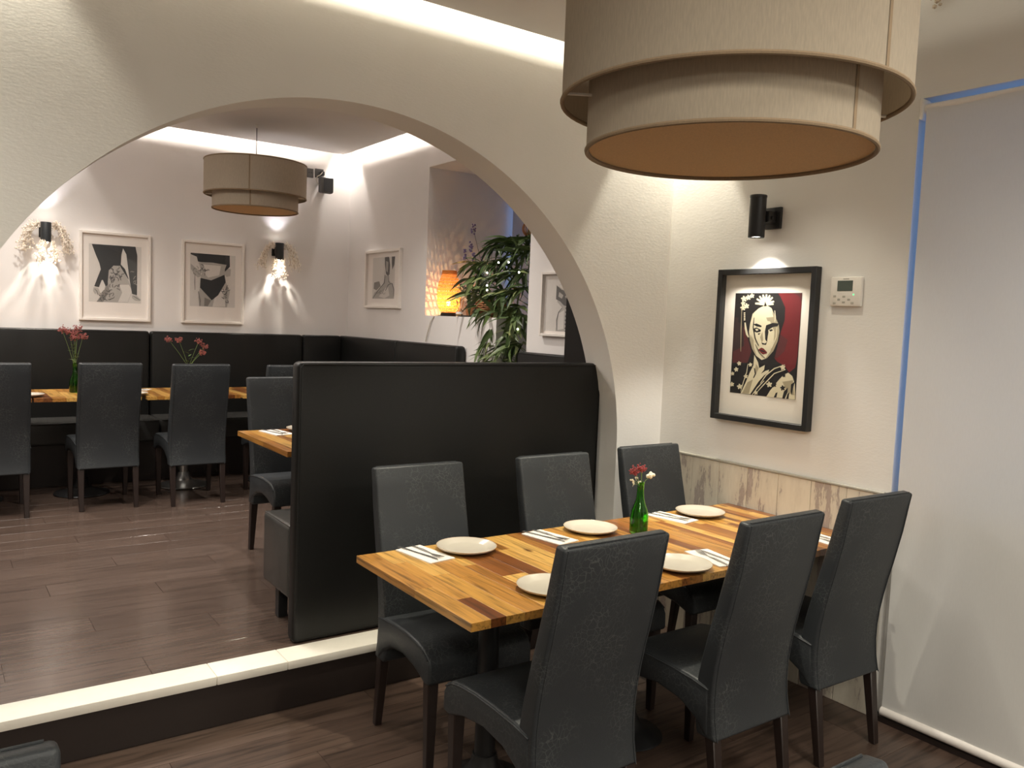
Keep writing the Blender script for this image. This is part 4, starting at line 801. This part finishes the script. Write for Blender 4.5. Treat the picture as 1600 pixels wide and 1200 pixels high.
def leaf_bm(l, w, droop, fold=.25, n=5):
    bm = BM(); rows = []
    for i in range(n+1):
        t = i/n; ww = w*math.sin(math.pi*min(1, .08+.92*t)**.75)*(1 if i < n else 0)*.5
        z = -droop*l*t*t; y = l*t*(1-.15*droop*t)
        if i == n: rows.append([bm.verts.new((0, y, z))])
        else: rows.append([bm.verts.new((-ww, y, z+fold*ww)), bm.verts.new((0, y, z)), bm.verts.new((ww, y, z+fold*ww))])
    for a, b in zip(rows, rows[1:]):
        if len(b) == 1: bm.faces.new((a[0], a[1], b[0])); bm.faces.new((a[1], a[2], b[0]))
        else:
            for k in range(2): bm.faces.new((a[k], a[k+1], b[k+1], b[k]))
    return bm

# ================================================================== FRONT AREA
g = 'high-backed grey leather chairs at the front tables'
chair(1.553, 1.695, 0, R(0), 'high-backed grey leather chair nearest the camera, back turned, hiding a plate on the table end', g)
chair(2.237, 1.650, 0, R(0), 'high-backed grey leather chair with its back turned, middle of the three on the near side', g)
chair(2.868, 1.705, 0, R(-1.5), 'high-backed grey leather chair with its back turned, beside the roller blind', g)
chair(1.612, 2.852, 0, R(180-2), 'grey cracked leather chair in front of the black partition at the open table end', g)
chair(2.290, 2.840, 0, R(180), 'grey leather chair across the table, in front of the partition and the arch foot', g)
chair(2.936, 2.892, 0, R(180), 'grey leather chair across the table in the corner beside the whitewashed boards', g)
chair(-0.055, 1.175, 0, R(180), 'grey leather chair of which only the top edge shows at the lower left corner', g)
chair(0.885, 0.565, 0, R(180), 'grey leather chair of which only a corner shows at the lower right edge', g)
table('acacia table with wide strips at the open end near the step', 1.245, 1.895, 1.90, 2.66, 0, [.068, .05, .08], 11)
table('middle acacia table carrying the green bottle with flowers', 1.895, 2.570, 1.90, 2.66, 0, [.045, .036, .055], 5)
table('acacia table pushed against the whitewashed boards', 2.570, 3.236, 1.90, 2.66, 0, [.030, .038, .026], 23)
T = 0.75
plate(1.632, 2.540, T, 'stoneware plate in front of the cracked leather chair')
plate(2.243, 2.548, T, 'stoneware plate in front of the chair by the arch foot, behind the nearest chair')
plate(2.908, 2.548, T, 'stoneware plate at the far right, beside the whitewashed boards')
plate(1.628, 2.025, T, 'stoneware plate half hidden by the nearest turned chair')
plate(2.195, 2.000, T, 'stoneware plate between the two nearest turned chairs')
def place(x, y, rz, where, **k): setting(x, y, T+.0002, rz, where, **k)
place(1.468, 2.560, R(180+8), 'at the open table end, left of the first plate')
place(2.024, 2.540, R(180+10), 'just behind the top of the nearest chair')
place(2.737, 2.560, R(180+10), 'beside the plate at the far right')
place(2.398, 2.024, R(-10), 'right of the plate between the two turned chairs')
place(3.040, 1.990, R(-6), 'between the two turned chairs nearest the blind')
setting(1.802, 2.075, T+.0002, R(10), 'sticking out behind the plate hidden by the nearest chair', parts='f')

def bottle(x, y, z, label, group='green glass bottle vases'):
    prof = [(0, 0), (.034, 0), (.038, .006), (.0385, .07), (.034, .095), (.024, .122), (.017, .145), (.0145, .175), (.0145, .205), (.0165, .207), (.0165, .214), (.0135, .214)]
    inner = [(.0115, .205), (.0115, .175), (.014, .145), (.021, .120), (.031, .093), (.0355, .07), (.0355, .010), (0, .008)]
    o = obj('bottle_vase', lathe(prof+inner, 32), 'green_glass', None, 50, loc=(x, y, z)); return tag(o, label, 'vase', group)
def sprig(name, x, y, z, label, heads, floret, group, fr=.006, nf=14, spread=.017, leaves=3, hseed=1, cat='flower'):
    rr = random.Random(hseed); t = thing(name, label, cat, (x, y, z), 0, group)
    for h in heads:
        hv = Vector(h); path = [Vector((0, 0, 0)), Vector((0, 0, .18)), hv.lerp(Vector((0, 0, .18)), .5)+Vector((0, 0, .006)), hv]
        obj('stem', tube(path, .0017, 6, taper=.7), 'stem_green', t)
        bm = BM()
        for k in range(nf):
            d = Vector((rr.gauss(0, 1), rr.gauss(0, 1), rr.gauss(0, .6))); d = d.normalized()*spread*rr.uniform(.4, 1)
            ball(bm, hv+d, fr*rr.uniform(.7, 1.2), 1)
            if k % 2 == 0: tube([hv-Vector((0, 0, .012)), hv+d], .0007, 4, bm)
        obj('flower_head', bm, floret, t)
    for k in range(leaves):
        a = rr.uniform(0, 6.28); o = obj('leaf', leaf_bm(.055, .017, .35), 'leaf_green', t, 0)
        o.location = (0, 0, .20+.022*k); o.rotation_euler = (R(35), 0, a)
    return t
bx, by = 2.407, 2.434
bottle(bx, by, T, 'green glass bottle with a red and white posy on the middle table')
sprig('flower_sprig', bx+.003, by, T+.009, 'dark red flower sprig in the bottle on the front table', [(-.030, .012, .245), (-.012, -.006, .262), (.012, .012, .258), (-.045, 0, .255)], 'red_floret', 'flowers in the front bottle', .0030, 46, .021, 0, 3)
sprig('white_bloom', bx-.003, by+.001, T+.009, 'creamy white bloom in the bottle on the front table', [(.038, -.024, .232)], 'white_floret', 'flowers in the front bottle', .009, 16, .015, 0, 4)
sprig('white_filler_flower', bx, by-.003, T+.009, 'tiny white filler buds in the bottle on the front table', [(-.036, .016, .212), (-.024, .006, .222), (-.030, .02, .196), (-.010, 0, .204)], 'white_floret', 'flowers in the front bottle', .0045, 3, .008, 0, 5)

pendant('large double drum linen pendant lamp close to the camera', 1.577, 1.365, 2.1315, 2.87, -90)

# ---- right wall: portrait, spotlight, thermostat, blind
picture('black framed portrait print of a woman with flowers in her hair', .557, .737, .027, .040, 'frame_black', 'mat_board', 'portrait', .378, .487, .010, (XW-.001, 2.507, 1.530), R(-90))
t = thing('wall_spotlight', 'black cylinder wall spotlight lit above the portrait', 'lamp', (XW, 2.50, 2.125))
obj('wall_plate', bbox((-.016, -.045, -.045), (0, .045, .055), .004, 2), 'black_metal', t)
obj('bracket', bbox((-.07, -.022, -.02), (-.012, .022, .035), .006, 2), 'black_metal', t)
obj('knob', lathe([(0, -.006), (.009, -.006), (.009, .006), (0, .006)], 16), 'black_metal', t, loc=(-.05, -.026, .0), rot=(R(90), 0, 0))
cy = obj('cylinder', lathe([(.030, -.088), (.036, -.092), (.0375, -.088), (.0375, .09), (.039, .092), (.039, .10), (.0375, .102), (.034, .102), (.033, .096), (.0, .096)], 32), 'black_metal', t, loc=(-.105, .016, 0))
obj('lens', lathe([(0, -.086), (.031, -.086), (.031, -.083), (0, -.083)], 24), 'lens_glow', t, loc=(-.105, .016, 0))
spot('spotlight_beam', (XW-.105, 2.516, 2.03), (XW-.03, 2.512, 0.9), 26, (1, .95, .86), 96, .5, .025)

t = thing('thermostat', 'white wall thermostat with a small screen beside the portrait', 'thermostat', (XW, 2.096, 1.787), R(-90))
obj('body', bbox((-.073, -.018, -.063), (.073, 0, .063), .005, 2), 'white_plastic', t)
obj('screen', bbox((-.040, -.0195, .002), (.033, -.017, .047), .001, 1), 'lcd', t)
for k, (bx0, bz0) in enumerate(((-.050, -.020), (-.030, -.034), (-.006, -.022), (-.006, -.046), (.018, -.034), (-.050, -.050), (.035, -.050))):
    obj('button', bbox((bx0-.007, -.0190, bz0-.0045), (bx0+.007, -.017, bz0+.0045), .001, 1), 'grey_strip', t)
obj('indicator_light', bbox((.036, -.0195, -.016), (.042, -.017, -.010), .001, 1), 'green_led', t)
obj('logo_mark', bbox((-.014, -.0186, .052), (.014, -.0175, .056)), 'grey_strip', t)

t = thing('roller_blind', 'long pale grey roller blind covering the tall window', 'blind', (XW-.012, 1.80, 0))
bm = BM()
cols = [bm.verts.new((0.004*math.sin(i*1.3)*0.5, -3.0*i/24, z)) for z in (.05, 2.505) for i in range(25)]
for i in range(24): bm.faces.new((cols[i], cols[i+1], cols[26+i], cols[25+i]))
ext = bmesh.ops.extrude_face_region(bm, geom=bm.faces[:]); bmesh.ops.translate(bm, vec=(.0008, 0, 0), verts=[v for v in ext['geom'] if isinstance(v, bmesh.types.BMVert)])
obj('fabric', bm, 'blind_cloth', t)
obj('roller_tube', tube([(.0225, .012, 2.505), (.0225, -3.0, 2.505)], .022, 20), 'frame_white', t)
obj('bottom_bar', tube([(0, 0, .047), (0, -3.0, .047)], .018, 16), 'frame_white', t)
obj('bracket', bbox((-.012, .010, 2.462), (.05, .024, 2.545), .012, 3), 'white_plastic', t)

t = thing('wall_ornament', 'small silvery beaded ornament high on the right wall, cut by the top edge', 'ornament', (XW, 1.775, 2.93))
bm = BM(); rr = random.Random(4)
for k in range(26): ball(bm, (-.03+rr.gauss(0, .012), rr.gauss(0, .018), rr.uniform(-.045, .06)), rr.uniform(.006, .011), 1)
obj('beads', bm, 'silver_gold', t)
obj('hook', tube([(0, 0, .06), (-.03, 0, .07), (-.03, 0, .02)], .004, 8), 'silver_gold', t)

# ================================================================== RAISED ROOM
# partition bench under the arch, its back to the camera
bench_unit('black leather partition bench under the arch, its tall back to the camera', 1.665, (2.922, 3.284, UP), R(180), True, .415, True, endpad=0, name='partition_bench')
bench_unit('long black banquette at the left, under the bodysuit photograph', 2.2, (1.563-2.2, YBACK-.002, UP), 0)
bench_unit('black banquette under the second photograph', 1.345, (1.567, YBACK-.002, UP), 0)
bench_unit('short black banquette filling the back corner', 3.30-2.916, (2.916, YBACK-.002, UP), 0, seat=True)
bench_unit('black banquette on the side wall next to the corner', 7.592-6.395, (XR-.012, 7.592, UP), R(-90), seat=True, depth=.46, endpad=.51)
bench_unit('black banquette end section on the side wall below the niche', 6.391-5.38, (XR-.012, 6.391, UP), R(-90), seat=True, depth=.46)
bench_unit('black banquette back beside the plant and the braid photograph', 4.60-3.80, (XR-.012, 4.60, UP), R(-90), seat=True, depth=.46)
g2 = 'high-backed grey leather chairs in the raised room'
chair(0.362, 6.13, UP, 0, 'grey leather chair cut by the left edge, back turned, facing the banquette', g2)
chair(1.030, 6.165, UP, 0, 'grey leather chair with its back turned below the bodysuit photograph', g2)
chair(1.600, 6.07, UP, R(-1), 'grey leather chair with its back turned below the second photograph', g2)
chair(2.235, 5.98, UP, 0, 'grey leather chair peeping out behind the lone chair left of the partition', g2)
chair(1.735, 4.80, UP, R(180), 'grey leather chair facing the partition bench, half hidden by it', g2)
g3 = 'acacia tables in the raised room'
table('acacia table on a black disc foot at the left edge of the photo', -.075, .595, 6.45, 7.15, UP, [.06, .08, .05], 31, group=g3, foot=.19)
table('acacia table with a green bottle in front of the long banquette', .605, 1.290, 6.45, 7.15, UP, [.07, .05, .09], 32, group=g3, foot=.19)
table('acacia table on a bright metal disc foot before the second banquette', 1.330, 2.010, 6.45, 7.15, UP, [.06, .045, .07], 33, 'brushed_metal', group=g3, foot=.19)
table('acacia table in front of the corner banquette, mostly behind the lone chair', 2.020, 2.70, 6.42, 7.12, UP, [.06, .045, .07], 36, group=g3, foot=.19)
table('acacia table between the partition bench and the lone chair', 1.385, 2.085, 3.74, 4.50, UP, [.055, .07, .045], 34, group=g3, foot=.19)
T2 = UP+.75
setting(1.360, 7.02, T2+.0002, R(180+60), 'on the far table left of the second turned chair')
setting(1.94, 7.03, T2+.0002, R(180+60), 'on the far table with the bright foot, at its right end')
setting(1.555, 4.36, T2+.0002, R(180+8), 'on the table half hidden by the partition')
plate(1.735, 4.385, T2, 'stoneware plate cut by the partition edge on the table behind it', group='stoneware plates in the raised room')
plate(.575, 6.60, T2, 'stoneware plate on the far table, half hidden by the leftmost chair', group='stoneware plates in the raised room')
plate(1.26, 6.585, T2, 'stoneware plate on the far table beside the chair below the bodysuit photograph', group='stoneware plates in the raised room', r=.10)
bottle(.909, 6.864, T2, 'green glass bottle with red flowers on the far left table', 'green glass bottle vases in the raised room')
sprig('flowering_sprig', .909, 6.864, T2+.009, 'red flowering stem in the bottle on the far left table', [(-.085, -.01, .455), (-.035, .01, .44), (.02, 0, .47), (.055, .01, .405), (-.005, 0, .40), (.01, .02, .43)], 'pink_floret', 'flowers in the raised room', .0042, 60, .036, 7, 8)
bottle(1.715, 6.85, T2, 'green glass bottle hidden behind the chair below the second photograph', 'green glass bottle vases in the raised room')
sprig('flowering_sprig', 1.715, 6.85, T2+.009, 'spreading red flowering stem rising behind the chair below the second photograph', [(-.155, 0, .40), (-.075, .01, .395), (.075, 0, .385), (.125, .01, .35), (.10, -.01, .30)], 'pink_floret', 'flowers in the raised room', .0042, 48, .032, 6, 9)

pendant('smaller looking double drum pendant lamp hanging in the raised room', 2.214, 6.805, 2.531, 3.11, -115)

# ---- back wall: sconces, pictures, sockets
def sconce(label, x, z, seed, side):
    rr = random.Random(seed)
    t = thing('wall_sconce', label, 'lamp', (x, YBACK, z), 0, 'crystal draped wall sconces')
    obj('wall_plate', bbox((-.04, -.014, -.04), (.04, 0, .04), .003, 1), 'black_metal', t)
    obj('bracket', bbox((-.02, -.07, -.018), (.02, -.012, .018), .004, 1), 'black_metal', t)
    obj('cylinder', lathe([(.031, -.072), (.037, -.076), (.038, -.072), (.038, .072), (.037, .076), (.031, .072)], 28), 'anthracite', t, loc=(0, -.10, 0))
    obj('lens', lathe([(0, -.066), (.031, -.066), (.031, -.063), (0, -.063)], 20), 'lens_glow', t, loc=(0, -.10, 0))
    obj('lens', lathe([(0, .063), (.031, .063), (.031, .066), (0, .066)], 20), 'lens_glow', t, loc=(0, -.10, 0))
    tw, bd = BM(), BM()
    for k in range(30):
        a = rr.uniform(-.55, .45) if k % 2 else math.pi+rr.uniform(-.45, .55)
        sx = math.cos(a); sy = math.sin(a)*.6; p = Vector((.04*sx, -.10+.04*sy, rr.uniform(.02, .07))); path = [p.copy()]
        v = Vector((sx*.030, sy*.016, rr.uniform(.0, .012)))
        for s in range(8):
            p = p+v; v = v*.78+Vector((rr.gauss(0, .003), rr.gauss(0, .002), -.011)); 
            if p.y > -.012: p.y = -.012
            path.append(p.copy())
            for q in range(2):
                c = p+Vector((rr.gauss(0, .010), rr.gauss(0, .008), rr.gauss(0, .010)))
                if c.y < -.012: octa(bd, c, rr.uniform(.005, .0095)); tube([p, c], .0008, 3, tw)
        tube(path, .0012, 4, tw)
    for k in range(11):                                   # strands hanging in the beam under the cylinder
        a = rr.uniform(0, 6.28); p = Vector((.046*math.cos(a), -.10+.04*math.sin(a), -.06)); path = [p.copy()]
        for s in range(10):
            p = p+Vector((rr.gauss(0, .006)+.002*math.cos(a), rr.gauss(0, .004), -.017))
            path.append(p.copy())
            for q in range(2): octa(bd, p+Vector((rr.gauss(0, .009), rr.gauss(0, .007), rr.gauss(0, .007))), rr.uniform(.0055, .0105))
        tube(path, .0011, 4, tw)
    gl = obj('crystal_garland', bd, 'crystal_bead', t, 0); gl['kind'] = 'stuff'; w = obj('twigs', tw, 'silver_gold', gl, 0)
    spot('sconce_downlight', (x, YBACK-.10, z-.07), (x, YBACK-.10, z-1.2), 32, (1, .92, .80), 84, .5, .012)
    spot('sconce_uplight', (x, YBACK-.10, z+.072), (x, YBACK-.07, z+1), 5, (.97, .93, 1.0), 82, .6, .018)
sconce('black wall sconce draped with glowing crystal beads, left of the bodysuit photograph', .790, 2.160, 2, 1)
sconce('black wall sconce draped with crystal beads, right of the second photograph', 2.668, 2.160, 5, -1)
picture('white framed photograph of a tattooed thigh and black bodysuit', .545, .730, .022, .030, 'frame_white', 'mat_board_pale', 'photo_bodysuit', .400, .475, .025, (1.307, YBACK-.001, 1.842), 0)
picture('white framed photograph of a tattooed torso in black briefs', .540, .722, .022, .030, 'frame_white', 'mat_board_pale', 'photo_briefs', .392, .465, .020, (2.100, YBACK-.001, 1.840), 0)
picture('white framed photograph of a bare shoulder on the side wall', .700, .525, .024, .030, 'frame_white', 'mat_board_pale', 'photo_shoulder', .440, .372, .010, (XR-.001, 6.830, 1.940), R(-90))
picture('white framed photograph of a braid on the pier beside the niche', .460, .425, .018, .030, 'frame_white', 'mat_board_pale', 'photo_braid', .400, .365, .005, (XR-.001, 4.215, 1.728), R(-90))
def socket(x, z, label):
    t = thing('wall_socket', label, 'socket', (x, YBACK, z), 0, 'grey wall sockets')
    obj('plate', bbox((-.042, -.010, -.042), (.042, 0, .042), .003, 1), 'device_grey', t)
    for s in (-.011, .011): obj('hole', lathe([(0, -.0112), (.006, -.0112), (.006, -.009), (0, -.009)], 12), 'black_metal', t, rot=(R(-90), 0, 0), loc=(s, -.0215, 0))
socket(2.972, 2.922, 'grey wall socket with two holes, nearer the hanging lamp')
socket(3.072, 2.930, 'grey wall socket with the plug of the small grey speaker')
t = thing('wall_speaker', 'small dark grey speaker box plugged in near the back corner', 'speaker', (3.122, YBACK, 2.820))
obj('housing', bbox((-.072, -.105, -.078), (.060, -.03, .075), .020, 3), 'device_grey', t, 40)
obj('wall_mount', bbox((-.02, -.035, -.03), (.02, 0, .03)), 'black_metal', t)
obj('front_grille', bbox((-.045, -.108, -.066), (.050, -.103, .064), .004, 1), 'anthracite', t)
obj('plug', bbox((-.048, -.05, .088), (-.012, -.010, .128), .006, 2), 'black_metal', t)
obj('cable', tube([(-.04, -.055, .115), (-.06, -.06, .09), (-.092, -.06, .07), (-.100, -.06, .035), (-.09, -.06, .01), (-.072, -.06, -.005)], .004, 8), 'cable_white', t)

# ---- pier and dark panel right of the niche
struct(obj('door_1', bbox((3.06, YB+.005, UP), (XR-.095, 3.785, 2.6), .004, 1), 'dark_door'), 'dark wooden panel standing against the pier behind the arch')

# ---- niche: rattan lamp, bottle, tray, plants
SZ = 1.625
t = thing('rattan_lamp', 'glowing woven rattan table lamp on the niche sill', 'lamp', (3.520, 5.885, SZ))
NU, rows = 30, []
prof = [(.062, .030), (.074, .045), (.084, .07), (.092, .10), (.097, .13), (.099, .16), (.099, .19), (.096, .22), (.091, .25), (.084, .28), (.076, .305), (.067, .33), (.060, .345)]
fine = []
for (r0, z0), (r1, z1) in zip(prof, prof[1:]):
    fine.append((r0, z0))
fine.append(prof[-1]); bm = BM()
for j, (r, z) in enumerate(fine): rows.append([bm.verts.new((r*math.cos(2*math.pi*(k+.5*j)/NU), r*math.sin(2*math.pi*(k+.5*j)/NU), z)) for k in range(NU)])
for a, b in zip(rows, rows[1:]):
    for k in range(NU):                                  # every cell is a ring of four slats round a hole
        q = [a[k], a[(k+1) % NU], b[(k+1) % NU], b[k]]; c = sum((v.co for v in q), Vector())/4
        n = [bm.verts.new(c+(v.co-c)*.62) for v in q]
        for i in range(4): bm.faces.new((q[i], q[(i+1) % 4], n[(i+1) % 4], n[i]))
obj('woven_shade', bm, 'rattan', t, 0)
bm = tube(circle(.060, .347, 40), .005, 8, closed=True); tube(circle(.058, .358, 40), .005, 8, bm, closed=True); tube(circle(.057, .369, 40), .005, 8, bm, closed=True); obj('top_ring', bm, 'rattan', t)
obj('base', lathe([(0, 0), (.062, 0), (.064, .012), (.060, .03), (.0, .03)], 32), 'dark_door', t)
bm = BM(); ball(bm, (0, 0, .105), .018, 2); obj('bulb', bm, 'bulb_glow', t)
pl = bpy.data.lights.new('rattan_lamp_bulb', 'POINT'); pl.energy = 2.2; pl.color = (1.0, .58, .22); pl.shadow_soft_size = .002
o = bpy.data.objects.new('rattan_lamp_bulb', pl); COL.objects.link(o); o.location = (3.520, 5.885, SZ+.135)
c = obj('lamp_cable', tube([(3.47, 5.93, SZ+.004), (3.43, 5.915, SZ+.006), (3.395, 5.90, SZ-.006), (3.388, 5.94, SZ-.05), (3.386, 5.99, SZ-.16), (3.386, 6.01, SZ-.215)], .0045, 8), 'cable_white')
tag(c, 'white lamp cable hanging down the wall below the niche', 'cable')
t = thing('reed_diffuser', 'small scent bottle with reeds on the niche sill', 'diffuser', (3.490, 5.655, SZ))
obj('glass_bottle', lathe([(0, 0), (.030, 0), (.031, .004), (.031, .042), (.024, .052), (.015, .056), (.014, .064), (.011, .064), (.011, .055), (.022, .048), (.028, .040), (.028, .004), (0, .004)], 28), 'clear_glass', t)
obj('oil', lathe([(0, .005), (.026, .005), (.026, .026), (0, .026)], 24), 'amber_oil', t)
obj('paper_label', lathe([(.0316, .020), (.0316, .040)], 28), 'white_plastic', t)
for k in range(6):
    a = k*1.05; obj('reed', tube([(0, 0, .01), (.035*math.cos(a), .035*math.sin(a), .13+.01*(k % 3))], .0016, 6), 'rattan', t)
t = obj('tray', bbox((3.42, 5.40, SZ), (3.49, 5.57, SZ+.012), .004, 2), 'black_metal'); tag(t, 'flat black tray lying on the niche sill', 'tray')

def leafy(parent, m, pts, rr, l=.16, w=.022):
    """leaves of one plant: list of (base, direction)"""
    key = [cached('long_leaf_%d' % k, (lambda k=k: leaf_bm(1, .15+.02*k, .25+.22*k)), m) for k in range(3)]
    n = 0; rest = []
    for p, d in pts:
        q = Vector(d).to_track_quat('Y', 'Z').to_matrix().to_4x4(); s = l*rr.uniform(.7, 1.25)
        mx = Matrix.Translation(p) @ q @ Matrix.Rotation(rr.uniform(-.8, .8), 4, 'Y') @ Matrix.Scale(s, 4)
        if n < 300:
            o = add_obj('leaf', key[n % 3], parent); o.matrix_local = mx; n += 1
        else: rest.append(mx)
    if rest:
        bm = BM()
        for i, mx in enumerate(rest):
            b2 = leaf_bm(1, .16, .35); bmesh.ops.transform(b2, matrix=mx, verts=b2.verts)
            vm = {v: bm.verts.new(v.co) for v in b2.verts}
            for f in b2.faces: bm.faces.new([vm[v] for v in f.verts])
            b2.free()
        o = obj('foliage', bm, m, parent, 0); o['kind'] = 'stuff'
rr = random.Random(12)
PX, PY = 3.72, 4.84
t = thing('bamboo_plant', 'big leafy bamboo plant with fairy lights spilling out of the niche', 'plant', (PX, PY, UP))
obj('pot', lathe([(0, 0), (.13, 0), (.16, .28), (.165, .30), (.15, .30), (.145, .27), (0, .27)], 32), 'pot_dark', t)
tips = []
for (x, y, z) in ((3.52, 5.42, 2.16), (3.55, 5.25, 2.20), (3.56, 5.10, 2.17), (3.60, 4.95, 2.20), (3.50, 5.55, 2.04), (3.48, 5.35, 2.02), (3.50, 5.18, 2.05), (3.53, 5.0, 2.08), (3.58, 4.84, 2.12),
                  (3.45, 5.50, 1.92), (3.45, 5.28, 1.90), (3.46, 5.10, 1.93), (3.50, 4.92, 1.95), (3.42, 5.42, 1.80), (3.42, 5.22, 1.78), (3.44, 5.05, 1.80), (3.48, 4.86, 1.82), (3.42, 5.32, 1.70),
                  (3.40, 5.12, 1.66), (3.44, 4.95, 1.68), (3.42, 4.82, 1.62), (3.40, 5.08, 1.54), (3.42, 4.90, 1.52), (3.40, 5.15, 1.44), (3.40, 4.98, 1.40), (3.42, 4.82, 1.42), (3.38, 5.06, 1.30), (3.40, 4.90, 1.28), (3.38, 5.18, 1.34)):
    tips.append(Vector((x-PX, y-PY, z-UP)))
for k in range(4): obj('cane', tube([(.05*math.cos(k*1.6), .05*math.sin(k*1.6), .25), (.03*math.cos(k), .03*math.sin(k), 1.0), (.06*math.cos(k*2.1)-.03, .05*math.sin(k*2.1)+.05, 1.95-.1*k)], .010, 8, taper=.6), 'bark', t)
pts = []; bmb = BM()
for tp in tips:
    st = Vector((-.01, .03, max(.5, tp.z-.12))); mid = st.lerp(tp, .55)+Vector((0, 0, .09)); tube([st, mid, tp], .0028, 5, bmb, taper=.5)
    out = (tp-st); out.z = 0; out.normalize()
    for k in range(17):
        f = rr.uniform(.35, 1.0); base = mid.lerp(tp, (f-.35)/.65)
        d = out*rr.uniform(.1, 1)+Vector((rr.gauss(0, .55), rr.gauss(0, .75), rr.uniform(-.9, .45))); d.normalize()
        pts.append((base, d))
rr.shuffle(pts); pts.sort(key=lambda q: q[0].x)
obj('branches', bmb, 'stem_green', t); leafy(t, 'bamboo_leaf', pts, rr, .19)
for (x, y, z) in ((3.45, 5.215, 1.865), (3.44, 5.20, 1.83), (3.44, 5.06, 2.03), (3.46, 4.96, 2.03), (3.47, 4.84, 1.955), (3.45, 4.80, 1.55), (3.46, 5.235, 1.96)):
    bm = BM(); ball(bm, (x-PX, y-PY, z-UP), .0075, 1); obj('fairy_light', bm, 'fairy_glow', t)
t = thing('lavender_plant', 'spray of lavender with grey leaves standing at the top of the plant group', 'plant', (3.70, 5.62, SZ))
obj('pot', lathe([(0, 0), (.05, 0), (.065, .11), (.055, .11), (.05, .09), (0, .09)], 24), 'pot_dark', t)
for k, (dx, dy, dz) in enumerate(((-.10, .05, .70), (-.10, .08, .56), (-.12, .13, .50), (-.10, .04, .48), (-.06, -.02, .45))):
    e = Vector((dx, dy, dz)); s = obj('stem', tube([(0, 0, .09), (dx*.3, dy*.3, dz*.6), e], .002, 5), 'grey_leaf', t)
    bm = BM()
    for j in range(16): ball(bm, e+Vector((rr.gauss(0, .008), rr.gauss(0, .008), rr.uniform(-.035, .045))), .008, 1)
    obj('flower_head', bm, 'lavender_floret', s)
for k in range(26):
    a = rr.uniform(0, 6.28); o = obj('leaf', leaf_bm(rr.uniform(.05, .08), .035, .3), 'grey_leaf', t, 0); o.location = (-.05+rr.gauss(0, .05), .03+rr.gauss(0, .05), rr.uniform(.12, .44)); o.rotation_euler = (R(rr.uniform(-20, 50)), 0, a)
t = thing('fern_plant', 'small dark fern between the rattan lamp and the bamboo plant', 'plant', (3.56, 5.58, SZ))
obj('pot', lathe([(0, 0), (.045, 0), (.06, .09), (.05, .09), (.045, .07), (0, .07)], 24), 'terracotta', t)
for k in range(13):
    a = k*.49+.1; bm = BM(); P = []
    for s in range(11):
        u = s/10; P.append(Vector((.19*u*math.cos(a), .19*u*math.sin(a), .08+.34*u*(1-.5*u))))
    tube(P, .0018, 4, bm)
    for s in range(1, 11):
        for sg in (-1, 1):
            d = (P[s]-P[s-1]).normalized(); sd = Vector((-math.sin(a), math.cos(a), 0))*sg; ln = .045*(1.15-s/11)
            q = P[s]; bm.faces.new([bm.verts.new(v) for v in (q-d*.006, q+sd*ln*.5+d*.010, q+sd*ln+d*.02, q+sd*ln*.5-d*.006)])
    obj('frond', bm, 'dark_leaf', t, 0)
t = thing('wicker_bowl', 'round copper brown wicker bowl under the bamboo leaves on the sill', 'bowl', (3.53, 5.27, SZ))
bm = BM()
for j in range(9):
    u = j/8; rad = .075+.04*math.sin(u*math.pi*.62); tube([(rad*math.cos(2*math.pi*k/40), rad*math.sin(2*math.pi*k/40), .008+.115*u+.003*math.sin(k*math.pi*.5+j*math.pi)) for k in range(40)], .0075, 6, bm, closed=True)
obj('woven_wall', bm, 'terracotta', t); obj('bottom', lathe([(0, 0), (.078, 0), (.078, .01), (0, .01)], 28), 'terracotta', t)
t = thing('wicker_ball', 'brown wicker ball hanging at the top of the niche beside the pier', 'ornament', (3.66, 4.98, 2.29))
bm = BM()
for k in range(10):
    m3 = Matrix.Rotation(k*math.pi/10, 3, 'Z') @ Matrix.Rotation(R(90), 3, 'X'); tube([m3 @ Vector(p) for p in circle(.06, 0, 28)], .004, 5, bm, closed=True)
obj('weave', bm, 'terracotta', t); obj('thread', tube([(0, 0, .06), (0, 0, .55)], .0012, 4), 'cable_white', t)
t = thing('niche_blind', 'pale roller blind drawn down over the niche window', 'blind', (4.22, 5.30, 0))
obj('fabric', bbox((0, -.66, .25), (.0015, .71, 2.78)), 'blind_cloth_pale', t); obj('roller_tube', tube([(.02, -.66, 2.79), (.02, .71, 2.79)], .02, 16), 'frame_white', t)
